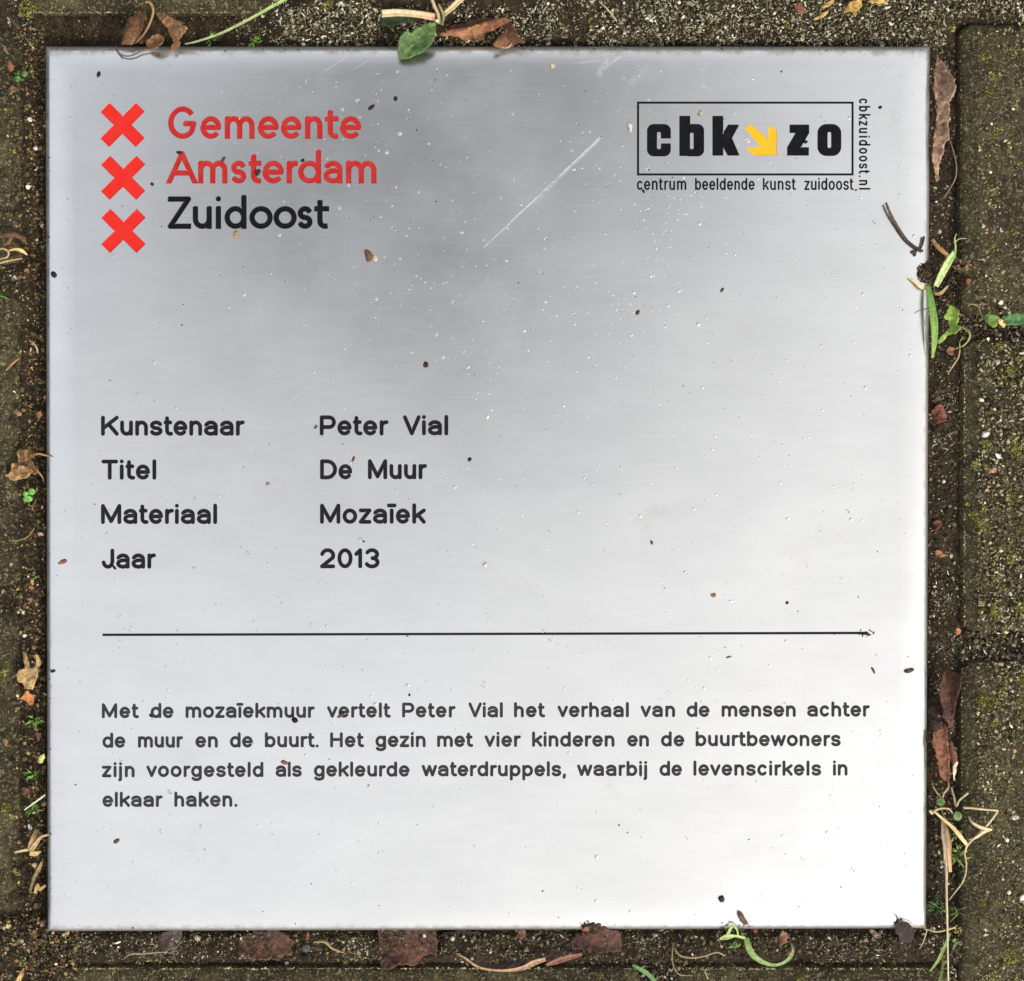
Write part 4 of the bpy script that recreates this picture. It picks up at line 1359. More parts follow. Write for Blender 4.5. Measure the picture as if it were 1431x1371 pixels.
# the dirt blob at the divider's end, one lump of joined grains
h_ = Heap()
n = 26
h_.add(1212 + rng.normal(0, 5, n), 885 + rng.normal(0, 2.2, n) + 0, np.full(n, .0003), logsize(n, 1.7, .3, .9, 3), PEBBLES + CURLS, [(62, 42, 36, 3), (44, 32, 30, 2)], .2)
tag(h_.build('dirt_lump', M['crumb']), 'clotted brown dirt lump at the right end of the divider line', 'dirt lump')
h_ = Heap()
n = 420
h_.add(826 + rng.normal(0, 6, n), 1297 + rng.normal(0, 3.4, n), rng.uniform(-.003, .0001, n), logsize(n, 2.0, .35, .9, 3.4), PEBBLES, [(70, 57, 44, 4), (98, 80, 60, 3), (48, 40, 32, 3)], .2)
tag(h_.build('dirt_lump', M['crumb']), 'dark dirt lump bulging over the lower edge of the plaque', 'dirt lump')

# ---- curled brown leaf over the top edge
c1 = crop(0, 0, 3.975)
t = thing('dead_leaf', 'curled brown dead leaf with hooked stalk over the top left edge of the plaque', 'dead leaf', group='dead leaves round the plaque')
leaf('blade', c1([(715, 95), (760, 75), (812, 58), (828, 110), (800, 170), (775, 215), (748, 240), (735, 250), (708, 252), (675, 247), (682, 205), (690, 150)]), cup((185, 20), (176, 62), 2.5, -3.0, 14, 1.5, .8), (128, 92, 62), t, col2=(84, 58, 38))
leaf('blade', c1([(860, 65), (900, 72), (935, 92), (990, 115), (1042, 160), (1010, 195), (985, 222), (1000, 250), (975, 295), (955, 285), (958, 225), (935, 180), (905, 130)]), cup((222, 20), (245, 70), 2.2, 2.2, 14, 2.5, .9), (150, 112, 76), t, col2=(104, 74, 48))
leaf('blade', c1([(815, 255), (822, 225), (850, 198), (880, 186), (912, 208), (900, 240), (862, 268), (822, 268)]), cup((206, 64), (228, 50), 2.0, 2.5, 9, 1.0, .5), (140, 104, 66), t, col2=(104, 74, 46))
leaf('blade', c1([(800, 120), (850, 110), (900, 130), (930, 190), (900, 210), (850, 195), (790, 240), (760, 240), (800, 180)]), cup((205, 30), (215, 58), -1.5, 1.5, 14, 0.5, .9), (70, 48, 34), t)
tube('stalk', [q_ + (z,) for q_, z in zip(c1([(808, 12), (832, 14), (850, 48), (846, 90), (825, 145), (795, 195), (752, 240)]), (6, 7, 7.5, 7, 5.5, 3.5, 1.0))], [1.6, 1.9, 1.7, 1.5, 1.1], (176, 136, 92), parent=t, col2=(120, 96, 68))
tube('stalk', [q_ + (z,) for q_, z in zip(c1([(642, 252), (650, 285), (690, 310), (735, 308), (785, 285), (840, 270), (880, 262)]), (.6, 1.0, 1.2, 1.2, 1.2, 1.4, 1.6))], [.7, 1.0, 1.2, 1.5], (72, 62, 56), parent=t, col2=(130, 96, 66))
tube('stalk', [q_ + (z,) for q_, z in zip(c1([(645, 262), (660, 300), (680, 325)]), (.6, .5, .3))], [.7, .4], (90, 80, 76), parent=t)

# ---- brown leaf right of the top weed
c2 = crop(360, 0, 3.578)
t = thing('dead_leaf', 'red brown dead leaf with a rolled end lying right of the weed above the plaque', 'dead leaf', group='dead leaves round the plaque')
leaf('blade', c2([(905, 170), (960, 148), (1050, 138), (1120, 112), (1180, 95), (1240, 88), (1255, 112), (1200, 140), (1150, 165), (1115, 205), (1085, 193), (1050, 207), (985, 185), (930, 182)]), cup((612, 48), (706, 27), 1.8, -3.5, 14, 1.8, .8), (160, 112, 78), t, col2=(104, 66, 44))
leaf('blade', c2([(1180, 218), (1205, 180), (1235, 150), (1248, 100), (1262, 108), (1292, 165), (1335, 212), (1290, 222), (1268, 240), (1230, 246), (1195, 236)]), cup((705, 35), (712, 68), 1.0, 2.5, 16, 2.0, .5), (124, 86, 60), t, col2=(78, 52, 36))
leaf('blade', c2([(960, 130), (1050, 110), (1140, 90), (1200, 88), (1150, 120), (1050, 140), (960, 150)]), cup((630, 38), (690, 26), -.5, 2.0, 10, 1.0, .7), (98, 62, 42), t)
a_ = np.linspace(0, 2 * math.pi, 13)[:-1]
for k, (rx, ry, z) in enumerate(((8.5, 6.5, 2.6),)):
    tube('rolled_end', [(706 + rx * math.cos(q_), 60 + ry * math.sin(q_), z + .3 * math.sin(3 * q_)) for q_ in np.linspace(0, 6.2, 12)], [1.2, 1.8, 1.2, 1.9, 1.3], (178, 140, 108), 'leaf', t, n=30)

# ---- dandelion-like weed at the top
t = thing('leafy_weed', 'broad green weed leaf with pale stalks hanging over the top edge of the plaque', 'weed')
leaf('leaf', c2([(888, 112), (840, 118), (818, 136), (795, 140), (768, 170), (752, 154), (735, 158), (712, 190), (704, 215), (698, 260), (702, 290), (720, 300), (762, 290), (795, 270), (825, 262), (850, 235), (872, 218), (884, 185), (893, 150)]), cup((608, 32), (556, 82), 3.0, 1.8, 18, 1.2, .4), (98, 118, 66), t, mat='green', jag=.5, col2=(52, 80, 40), vein=((608, 32), (558, 80)))
leaf('leaf', c2([(605, 125), (630, 60), (700, 40), (770, 45), (850, 60), (880, 80), (800, 100), (720, 115), (660, 140)]), cup((530, 30), (605, 20), -.5, 1.5, 12, .8, .4), (60, 76, 42), t, mat='green', col2=(44, 54, 32))
blade('stalk', [q_ + (z,) for q_, z in zip(c2([(622, 70), (700, 66), (790, 72), (885, 88)]), (4.0, 4.8, 4.5, 2.5))], [10, 9.5, 9, 10], (214, 196, 160), 'straw', t, fold=.6, col2=(206, 156, 124), thick=1)
blade('stalk', [q_ + (z,) for q_, z in zip(c2([(925, 78), (965, 45), (1025, -12)]), (2.5, 4.5, 6.0))], [6.5, 7, 8], (200, 176, 134), 'straw', t, fold=.5, thick=1)
tube('stalk', [q_ + (z,) for q_, z in zip(c2([(905, 115), (902, 70), (880, 20), (868, -15)]), (1, 4, 6, 8))], [3.0, 2.3, 2.4], (168, 150, 116), parent=t)
tube('stalk', [q_ + (z,) for q_, z in zip(c2([(918, 125), (930, 80), (905, 20)]), (.5, 3.5, 6.5))], [2.2, 2.4, 1.6], (120, 116, 76), parent=t)
crumb(360 + 897 / 3.578, 103 / 3.578, 6, 6, 0, (226, 216, 190), 'cream grain at the crown of the weed above the plaque', z=.0045, name='pale_grain', cat='grain', group=None)

t = blade('grass_strand', [(258, 61.5, .5), (275, 58, 1.6), (310, 46, 3.2), (352, 25, 5), (384, 7, 6), (415, -9, 7)], [1.6, 3.0, 3.8, 4.4, 4.6], (158, 160, 122), fold=.3, col2=(150, 172, 96))
tag(t, 'long pale green grass blade slanting above the red heading', 'grass blade')

# ---- tan leaf in the right gap
c3 = crop(1280, 60, 4.894)
t = thing('dead_leaf', 'pinkish tan torn leaf standing in the upper right gap', 'dead leaf', group='dead leaves round the plaque')
leaf('blade', c3([(145, 75), (200, 160), (260, 240), (272, 300), (240, 380), (222, 400), (228, 440), (235, 520), (218, 548), (226, 655), (200, 680), (188, 760), (168, 800), (155, 900), (142, 950), (122, 850), (114, 740), (125, 600), (148, 490), (132, 380), (122, 200)]), cup((1309, 76), (1308, 250), -1.5, 1.8, 14, 2.0, .7), (168, 138, 114), t, col2=(116, 88, 70))
tube('stalk', [q_ + (z,) for q_, z in zip(c3([(228, 655), (262, 760), (277, 850), (268, 930), (230, 1000), (195, 1055), (150, 1080)]), (-4, -2.5, -2, -2, -3, -4, -6))], [.8, .9, .6], (130, 108, 92), parent=t)

# ---- twig on the plaque
c4 = crop(1220, 260, 5.275)
t = thing('twig', 'bent dark twig lying across the right rim of the plaque', 'twig')
tube('stem', [q_ + (z,) for q_, z in zip(c4([(95, 122), (128, 205), (190, 318), (248, 400), (308, 448), (368, 480)]), (2.2, 1.8, 1.2, .9, .9, .5))], [1.7, 2.0, 2.3, 2.0, 1.7], (92, 80, 64), 'leaf', t, col2=(62, 50, 38))
tube('side_shoot', [q_ + (z,) for q_, z in zip(c4([(345, 470), (365, 425), (376, 372)]), (.6, .8, .6))], [1.4, 1.8], (62, 52, 42), 'leaf', t)
tube('side_shoot', [q_ + (z,) for q_, z in zip(c4([(330, 462), (312, 490), (310, 515)]), (.8, .8, .5))], [1.6, 2.0, 1.4], (70, 56, 44), 'leaf', t)
tube('side_shoot', [q_ + (z,) for q_, z in zip(c4([(312, 490), (292, 478), (290, 495)]), (.9, .8, .5))], [1.5, 1.6], (80, 66, 52), 'leaf', t)

# ---- seed husk and weeds at the right edge
a_ = thing('seed_husk', 'round dark brown seed husk on the right edge between twig and grass', 'seed husk')
h_ = Heap(); cx, cy = c4([(400, 640)])[0]
th_ = rng.uniform(0, 6.283, 240); ph = np.arccos(rng.uniform(0, 1, 240))
h_.add(cx + 14 * np.sin(ph) * np.cos(th_), cy + 14.5 * np.sin(ph) * np.sin(th_), -.0012 + .0034 * np.cos(ph) * .9, logsize(240, 2.6, .25, 1.5, 4), FLAKES + CURLS, [(78, 64, 42, 4), (108, 90, 60, 2), (52, 42, 29, 3)], .2)
o = h_.build('shell', M['leaf']); o.parent = a_
v = IV * np.array([12.5, 13, 11]) * S; c = P(cx, cy, -.0015)[0]
mesh_np('kernel', v + c, IF, M['leaf'], True, np.tile(np.array(lin(44, 34, 24)), (12, 1)), a_)

t = thing('grass_plant', 'small grass plant with two pale green blades at the right edge below the twig', 'grass plant')
blade('blade', [q_ + (z,) for q_, z in zip(c4([(402, 728), (425, 850), (448, 1000), (452, 1120), (446, 1200), (436, 1268)]), (1.0, 2.6, 3.2, 2.6, 1.2, -.5))], [6, 10, 11, 9, 6, 2.2], (98, 132, 58), parent=t, col2=(132, 160, 84), fold=.3)
blade('blade', [q_ + (z,) for q_, z in zip(c4([(462, 738), (500, 660), (545, 575), (590, 505), (608, 490)]), (.5, 2.5, 3.6, 4.2, 4.4))], [7, 9.5, 10.5, 8, 3.5], (192, 200, 140), parent=t, col2=(142, 178, 98), fold=.5)
tube('stalk', [q_ + (z,) for q_, z in zip(c4([(605, 495), (608, 440), (602, 390), (615, 350)]), (4.4, 4.8, 5, 5.2))], [1.8, 1.3, .6], (150, 172, 112), parent=t)
tube('stalk', [q_ + (z,) for q_, z in zip(c4([(606, 410), (640, 388), (690, 386)]), (4.8, 5, 5))], [.9, .5], (150, 168, 110), parent=t)
blade('stalk', [q_ + (z,) for q_, z in zip(c4([(255, 678), (300, 700), (350, 740), (392, 752)]), (.5, 1.0, 1.0, .3))], [1, 4, 6, 6.5], (206, 182, 138), 'straw', t)
blade('stalk', [q_ + (z,) for q_, z in zip(c4([(455, 795), (500, 790), (548, 742)]), (-2, -1, 0))], [4, 5, 2.5], (170, 140, 96), 'straw', t)
tube('stalk', [q_ + (z,) for q_, z in zip(c4([(310, 935), (350, 915), (410, 902)]), (.6, .6, .8))], [.3, .7], (110, 100, 88), parent=t)

t = thing('leafy_weed', 'toothed yellow green weed leaf with a curling stalk in the right joint', 'weed')
leaf('leaf', c4([(562, 880), (600, 888), (635, 922), (630, 1000), (608, 1028), (648, 1032), (625, 1065), (600, 1092), (572, 1095), (540, 1112), (520, 1140), (475, 1162), (500, 1110), (550, 1065), (566, 1030), (556, 985), (530, 972), (552, 930)]), cup((1332, 430), (1316, 478), .0, 1.5, 10, 2.0, .5), (142, 164, 74), t, mat='green', col2=(104, 138, 56), vein=((1332, 430), (1320, 474)))
tube('stalk', [q_ + (z,) for q_, z in zip(c4([(655, 1038), (690, 1060), (714, 1095), (700, 1140), (660, 1180), (605, 1200)]), (-2, -1, 0, 0, -1, -3))], [1.6, 1.7, 1.2, .8], (150, 156, 100), parent=t)
tube('stalk', [q_ + (z,) for q_, z in zip(c4([(640, 1195), (640, 1150), (665, 1110)]), (-3, -2, -2))], [.7, .7], (190, 170, 130), parent=t)

t = thing('dead_flower', 'crumpled brown dead flower head in the right joint beside the grass', 'dead flower')
cx, cy = c4([(668, 560)])[0]
for k in range(26):
    a0 = rng.uniform(2.6, 7.2); L = rng.uniform(7, 15); ox, oy = cx - 2 + rng.normal(0, 3), cy + 8 + rng.normal(0, 4)
    dx, dy = L * math.cos(a0), -abs(L * math.sin(a0)) * .9
    g = rng.uniform(.7, 1.25)
    blade('petal', [(ox, oy, -3), (ox + dx * .5 + rng.normal(0, 1), oy + dy * .5, rng.uniform(-1, 1.5)), (ox + dx, oy + dy, rng.uniform(-2, 1))], [2, 4.5, 3.5, 1.5], (int(128 * g), int(100 * g), int(74 * g)), 'leaf', t, fold=.6)
h_ = Heap(); n = 90
h_.add(cx - 6 + rng.normal(0, 11, n), cy + 28 + rng.normal(0, 11, n), rng.uniform(-.007, -.003, n), logsize(n, 2.2, .4, 1, 4), FLAKES + CURLS, [(70, 44, 32, 4), (96, 62, 44, 2), (48, 34, 26, 3)], .2)
o = h_.build('seed_fluff', M['leaf']); o.parent = t

for a in [(c4([(707, 700)])[0], 9, 9, (196, 104, 62), 'orange red berry scrap in the right joint beside the dead flower'),
          (c4([(950, 968 - 200)])[0], 5, 4, (196, 164, 130), 'pale pink grain on the upper right brick'),
          (c4([(808, 296)])[0], 6, 5, (226, 220, 204), 'white angular grain on the upper right brick above the weed'),
          (c4([(570, 1210)])[0], 14, 12, (168, 118, 78), 'tan scrap below the toothed weed leaf')]:
    crumb(a[0][0], a[0][1], a[1], a[2], 15, a[3], a[4], z=-.0045, name='plant_scrap', cat='scrap', group='scraps of debris in the joints')
tube_ = tube('dry_stick', [q_ + (z,) for q_, z in zip(c4([(437, 395), (470, 440), (520, 485), (556, 515)]), (-2, -1.5, -1.5, -2.5))], [2.8, 3.0, 3.4, 2.6], (164, 130, 90), 'leaf')
tag(tube_, 'short tan stick stub in the right joint above the pale grass blade', 'stick')
tube_ = tube('straw', [q_ + (z,) for q_, z in zip(c4([(640, 1200), (630, 1260), (600, 1310), (560, 1370), (552, 1390)]), (-4, -3.5, -3.5, -4, -5))], [1.2, 1.1, .7], (170, 144, 106))
tag(tube_, 'short curved straw in the right joint under the toothed leaf', 'straw', 'loose dry straws')

t = thing('leafy_weed', 'flat green weed leaf in the joint between two right bricks', 'weed')
leaf('leaf', c4([(808, 962), (830, 945), (862, 942), (918, 958), (935, 985), (930, 1012), (882, 1042), (850, 1025), (828, 1002)]), cup((1374, 444), (1396, 448), -1.0, .8, 9, .8, .4), (112, 136, 64), t, mat='green', col2=(84, 112, 52))
leaf('leaf', c4([(962, 985), (985, 958), (1040, 948), (1113, 940), (1160, 938), (1185, 975), (1150, 1008), (1080, 1018), (1010, 1025), (975, 1012)]), cup((1402, 446), (1445, 444), -.5, .9, 9, 1.0, .4), (84, 124, 70), t, mat='green', col2=(60, 98, 52), vein=((1402, 447), (1445, 444)))
tube('stalk', [q_ + (z,) for q_, z in zip(c4([(700, 885), (730, 870), (775, 890), (800, 950), (815, 985)]), (-4, -3, -3, -2.5, -2))], [.8, 1.1, 1.0], (150, 132, 98), parent=t)
tube('stalk', [q_ + (z,) for q_, z in zip(c4([(780, 895), (790, 875), (760, 870)]), (-3, -2, -3))], [.8, .6], (160, 142, 106), parent=t)
blade('stalk', [q_ + (z,) for q_, z in zip(c4([(925, 985), (945, 1005), (970, 1035)]), (-.5, -.3, -2.5))], [5, 8, 5], (204, 170, 116), 'straw', t)

# ---- red brown leaves in the lower right gap
c5 = crop(1280, 920, 5.27)
t = thing('dead_leaf', 'dark brown folded leaf in the lower right gap below the divider line', 'dead leaf', group='dead leaves round the plaque')
leaf('blade', c5([(212, 90), (250, 92), (292, 102), (346, 126), (330, 210), (302, 300), (284, 400), (276, 450), (282, 560), (262, 545), (240, 500), (205, 440), (190, 340), (172, 260)]), cup((1325, 940), (1330, 1020), -5.0, 3.2, 12, .8, .5), (98, 66, 52), t, col2=(56, 38, 32))
leaf('blade', c5([(85, 300), (190, 260), (210, 330), (250, 420), (215, 490), (130, 545), (95, 520), (85, 400)]), cup((1300, 980), (1325, 1010), -8.0, .8, 12, .8, .6), (66, 46, 36), t, col2=(44, 32, 28))
t = thing('dead_leaf', 'pointed red brown leaf with a thread stalk in the lower right gap', 'dead leaf', group='dead leaves round the plaque')
leaf('blade', c5([(215, 490), (172, 520), (130, 545), (126, 620), (150, 720), (178, 845), (210, 900), (240, 918), (246, 800), (244, 700), (234, 600)]), cup((1316, 1015), (1322, 1095), -2.5, 2.0, 10, 1.2, .4), (138, 90, 68), t, col2=(92, 60, 46))
leaf('blade', c5([(238, 588), (272, 620), (300, 690), (304, 745), (292, 770), (268, 782), (250, 740), (244, 660)]), cup((1328, 1035), (1334, 1065), -4.5, -1.5, 8, .8, .4), (120, 80, 60), t)
tube('stalk', [q_ + (z,) for q_, z in zip(c5([(240, 918), (238, 960), (205, 1000), (195, 1030)]), (-2.5, -2.5, -3.5, -5))], [1.2, .9], (160, 130, 100), parent=t)
t = leaf('bark_flake', c5([(300, 752), (312, 765), (298, 800), (298, 840), (286, 870), (290, 905), (278, 900), (272, 840), (276, 790)]), cup((1338, 1065), (1334, 1090), -2.8, .5, 4, .5, .3), (206, 192, 166), jag=.3, col2=(176, 160, 132))
tag(t, 'narrow pale bark flake beside the pointed red brown leaf', 'bark flake')
crumb(1313, 578, 22, 26, 10, (150, 88, 66), 'flat brick red stone chip in the right joint level with the artist name', z=-.0085, name='stone_chip', cat='stone chip', group=None)
crumb(1311, 733, 20, 16, -10, (124, 76, 54), 'dark red brown leaf scrap in the right joint level with the materials line', z=-.009, name='leaf_scrap', cat='scrap', group='scraps of debris in the joints')
crumb(1313, 773, 21, 9, 25, (186, 130, 92), 'orange tan leaf scrap in the right joint level with the year', z=-.0085, name='leaf_scrap', cat='scrap', group='scraps of debris in the joints')
crumb(1339, 882, 9, 9, 0, (192, 122, 76), 'small orange scrap at the corner of the middle right brick', z=-.006, name='leaf_scrap', cat='scrap', group='scraps of debris in the joints')
crumb(1386, 657, 15, 8, -8, (196, 148, 112), 'pinkish oval petal scrap on the middle right brick', z=-.0042, name='petal_scrap', cat='scrap', group='scraps of debris in the joints')
crumb(1377, 607, 13, 11, 15, (222, 218, 206), 'largest white stone grain on the middle right brick', z=-.0042, name='pale_grain', cat='grain', group=None)
crumb(1394, 637, 10, 8, -40, (236, 232, 218), 'bright white curved grain above the oval petal scrap', z=-.0042, name='pale_grain', cat='grain', group=None)
crumb(1371, 559, 8, 6, -30, (232, 226, 206), 'white grain at the upper left of the middle right brick', z=-.0042, name='pale_grain', cat='grain', group=None)
crumb(1418, 1142, 12, 9, 10, (190, 186, 172), 'grey white stone grain on the lower right brick', z=-.0042, name='pale_grain', cat='grain', group=None)
crumb(1429, 1253, 11, 12, 0, (236, 226, 196), 'cream stone at the right border on the lower right brick', z=-.0042, name='pale_grain', cat='grain', group=None)

# ---- dry straw and grass at the lower right
c6 = crop(1270, 1100, 5.06)
ZP = lambda pts, zs: [q_ + (z,) for q_, z in zip(c6(pts), zs)]
t = thing('dry_grass', 'tall upright dry straw running down past the lower right corner', 'dry grass', group='loose dry straws')
tube('stem', ZP([(245, 250), (252, 400), (264, 560), (267, 750), (272, 950), (275, 1150), (279, 1371), (280, 1420)], (-5, -2, 0, .8, 1.2, 1.6, 2, 2)), [3.0, 2.6, 1.7, 1.4, 1.25, 1.2], (176, 158, 128), parent=t, col2=(226, 204, 164))
blade('sheath', ZP([(242, 240), (245, 340), (258, 440), (255, 540)], (-4.5, -2, -.4, -.4)), [7, 7.5, 6.5, 4], (170, 152, 120), 'straw', t, fold=.7)
blade('sheath', ZP([(262, 280), (285, 400), (285, 480), (292, 600)], (-4, -2, -1, -1.8)), [4, 5.5, 5, 4.5], (190, 160, 122), 'straw', t, fold=.6, col2=(206, 156, 116))
t = thing('dry_grass', 'bent dry straw folded into a triangle in the lower right gap', 'dry grass', group='loose dry straws')
blade('blade', ZP([(180, 172), (240, 225), (310, 285), (360, 345), (412, 410)], (.5, .6, 1.2, 1.6, .8)), [2.5, 4.0, 5, 6, 4], (196, 170, 126), 'straw', t, fold=.4, col2=(226, 196, 140))
tube('stem', ZP([(385, 145), (450, 148), (540, 158), (632, 166)], (0, 1.5, 2.2, 2.6)), [1.6, 1.7, 1.4], (206, 186, 146), parent=t)
tube('stem', ZP([(632, 166), (590, 225), (540, 285), (480, 345), (415, 412), (396, 465)], (2.6, 2.4, 1.8, 1.4, 1.0, .2)), [1.4, 1.5, 1.4, 1.3], (206, 186, 146), parent=t)
tube('stem', ZP([(394, 462), (406, 540), (402, 610), (375, 680), (325, 745), (285, 798)], (.2, -.2, -.6, -1, -2, -4)), [1.2, 1.2, .8], (180, 160, 124), parent=t)
blade('blade', ZP([(425, 375), (480, 355), (530, 320), (588, 300)], (.8, 1.6, 2.2, 2.4)), [2, 3, 4, 2], (216, 192, 146), 'straw', t)
blade('blade', ZP([(588, 302), (530, 292), (480, 272), (440, 240), (425, 208)], (2.4, 2.4, 1.6, .4, -2)), [3, 4.5, 4, 3], (220, 200, 156), 'straw', t)
tube('stem', ZP([(150, 165), (165, 185), (185, 165), (235, 150), (285, 155), (310, 185)], (0, -.5, .3, .6, .4, -1)), [2.4, 1.8, 1.3, 1.0], (184, 160, 124), parent=t)
tube('stem', ZP([(300, 0), (320, 70), (335, 135), (360, 90), (420, 40)], (-5, -3.5, -3, -1, 0)), [1.2, 1.5, 1.6, 1.5, 1.8], (190, 172, 130), parent=t)
tube('stem', ZP([(168, -10), (200, 40), (235, 75), (250, 40), (280, 0)], (-4, -3, -3, -2.5, -2.5)), [.9, 1.2, 1.0, .9], (176, 154, 120), parent=t)
t = thing('clover_plant', 'tiny clover with two round green leaves under the pointed brown leaf', 'clover')
for (cx, cy, rx, ry, z) in ((225, 102, 28, 32, -2), (346, 205, 30, 34, -1)):
    leaf('leaf', c6([(cx + rx * math.cos(a), cy + ry * math.sin(a)) for a in np.linspace(0, 6.283, 15)[:-1]]), cup(c6([(cx, cy - ry)])[0], c6([(cx, cy + ry)])[0], z, .5, 8, .4, .1), (106, 132, 82), t, mat='green', jag=.15, col2=(80, 112, 60))
tube('stem', ZP([(225, 130), (260, 220), (340, 220), (350, 235)], (-2.5, -5, -3, -1.5)), [.8, .9, .8], (96, 112, 62), parent=t)
t = thing('grass_tuft', 'fine dark green grass tuft at the lower right corner of the plaque', 'grass tuft', group='green grass tufts in the joints')


def tuft(parent, cx, cy, r, n, zbase, cols, wmax=3.0, zt=4):
    for k in range(n):
        a0 = rng.uniform(0, 6.283); L = r * rng.uniform(.5, 1.15)
        bx, by = cx + rng.normal(0, r * .18), cy + rng.normal(0, r * .18)
        c_ = cols[int(rng.integers(len(cols)))]; g = rng.uniform(.75, 1.25)
        zt_ = rng.uniform(.3, 1) * zt
        blade('blade', [(bx, by, zbase), (bx + .5 * L * math.cos(a0), by + .5 * L * math.sin(a0), zbase + zt_), (bx + L * math.cos(a0 + rng.normal(0, .25)), by + L * math.sin(a0 + rng.normal(0, .25)), zbase + zt_ * rng.uniform(.3, 1.0))],
              [1.2, wmax * rng.uniform(.6, 1), .5], tuple(min(255, int(v * g)) for v in c_), parent=parent, n=9)


GR = [(64, 92, 42), (84, 118, 52), (52, 76, 36)]
tuft(t, *c6([(185, 850)])[0], 18, 22, -7, GR, 2.4, 5)
tuft(t, *c6([(330, 880)])[0], 15, 12, -7, [(70, 92, 46), (92, 112, 60)], 2.2, 4)
t = thing('grass_tuft', 'small green leafy tuft beside the dry straw sheath', 'grass tuft', group='green grass tufts in the joints')
tuft(t, *c6([(345, 470)])[0], 17, 18, -6, [(74, 104, 48), (104, 128, 62), (120, 124, 66)], 3.6, 5)
tuft(t, *c6([(330, 330)])[0], 11, 10, -6, [(130, 128, 66), (104, 110, 58)], 3.4, 4)
t = thing('grass_plant', 'green grass blade crossing the tall straw at the very lower right', 'grass plant')
blade('blade', ZP([(292, 1030), (255, 1120), (205, 1225), (150, 1302)], (.5, 1.5, 1.0, -1)), [3.5, 5, 4.5, 2.5], (104, 134, 66), parent=t, col2=(126, 146, 84))
blade('blade', ZP([(270, 1230), (240, 1260), (232, 1320), (215, 1380)], (-3, -1, 0, 0)), [3, 4, 3], (96, 120, 60), parent=t)
blade('blade', ZP([(310, 1150), (330, 1110), (368, 1092)], (-4, -2, -1.5)), [2, 4, 2], (92, 122, 70), parent=t)
blade('blade', ZP([(325, 1110), (322, 1080), (330, 1072)], (-3, -1, -1)), [2, 3.4, 2], (104, 132, 84), parent=t)
blade('blade', ZP([(385, 1140), (405, 1130), (425, 1135)], (-5, -4, -4)), [2, 4, 2], (70, 92, 46), parent=t)
t = thing('dry_grass', 'short horizontal straw with a yellowish head at the lower right plaque corner', 'dry grass', group='loose dry straws')
tube('stem', ZP([(105, 1002), (150, 1012), (205, 1022), (270, 1008), (330, 990)], (.6, .5, .5, .8, 1.0)), [1.0, 1.2, 1.5, 1.6], (150, 132, 92), parent=t, col2=(190, 170, 118))
cx, cy = c6([(340, 1012)])[0]
h_ = Heap(); n = 26
h_.add(cx + rng.normal(0, 2.6, n), cy + rng.normal(0, 2.4, n), .0008 + rng.normal(0, .0003, n), logsize(n, 1.7, .3, .9, 2.6), FLAKES + CURLS, [(220, 200, 128, 3), (190, 168, 100, 2)], .3)
o = h_.build('seed_head', M['straw']); o.parent = t
tube_ = tube('straw', ZP([(128, 1010), (115, 1060), (95, 1110), (75, 1145)], (.3, -1.5, -3, -5)), [.7, .7, .5], (190, 176, 150)); tag(tube_, 'hair thin pale straw hanging off the lower right plaque corner', 'straw', 'loose dry straws')

# ---- lower joint
c7 = crop(60, 1260, 3.975); c8 = crop(400, 1260, 3.975); c9 = crop(740, 1260, 3.975); c10 = crop(1000, 1240, 3.975)
t = leaf('dead_leaf', c7([(1085, 200), (1150, 175), (1230, 165), (1300, 158), (1350, 185), (1398, 225), (1375, 250), (1390, 285), (1380, 300), (1345, 295), (1300, 325), (1220, 320), (1150, 325), (1085, 290)]), cup((330, 1320), (410, 1318), -5.5, 1.8, 22, .8, .5), (108, 72, 54), col2=(54, 42, 36))
tag(t, 'orange brown leaf in the lower joint near the left third of the plaque', 'dead leaf', 'dead leaves round the plaque')
t = leaf('dead_leaf', c7([(635, 205), (660, 175), (720, 160), (775, 165), (760, 220), (740, 270), (690, 275), (650, 250)]), cup((220, 1312), (252, 1320), -6.0, .8, 14, .5, .4), (92, 80, 72), col2=(64, 54, 48))
tag(t, 'greyish brown rounded leaf scrap in the lower joint left of the orange brown leaf', 'dead leaf', 'dead leaves round the plaque')
t = leaf('dead_leaf', c8([(510, 165), (600, 150), (720, 145), (832, 150), (845, 220), (835, 292), (790, 290), (745, 322), (705, 358), (640, 352), (590, 370), (528, 366), (520, 330), (545, 292), (512, 262)]), cup((530, 1315), (610, 1320), -5.0, 2.2, 26, .6, .6), (106, 72, 58), col2=(62, 44, 36))
tag(t, 'torn red brown leaf in the lower joint under the middle of the plaque', 'dead leaf', 'dead leaves round the plaque')
t = thing('dead_leaf', 'dark cupped leaf with a pale rolled rim in the lower joint', 'dead leaf', group='dead leaves round the plaque')
leaf('blade', c8([(860, 180), (960, 150), (1070, 165), (1090, 240), (1220, 270), (1400, 270), (1560, 250), (1620, 300), (1500, 340), (1380, 345), (1300, 378), (1180, 385), (1080, 372), (1000, 320), (900, 280)]), cup((620, 1320), (800, 1330), -7.0, 1.2, 22, -1, .6), (58, 44, 38), t, col2=(40, 32, 28))
blade('rim', [q_ + (z,) for q_, z in zip(c8([(945, 288), (1000, 318), (1060, 360), (1130, 378), (1220, 382), (1310, 368), (1370, 340), (1440, 318)]), (-5, -3.6, -3.2, -3, -3, -2.8, -2.6, -3))], [2, 3, 3, 3, 3.5, 6, 8, 5], (176, 140, 112), 'leaf', t, fold=.6)
blade('rim', [q_ + (z,) for q_, z in zip(c9([(92, 352), (150, 330), (210, 310), (292, 292)]), (-3, -2.5, -2.5, -3.5))], [4, 8, 8, 4], (130, 92, 72), 'leaf', t, fold=.5)
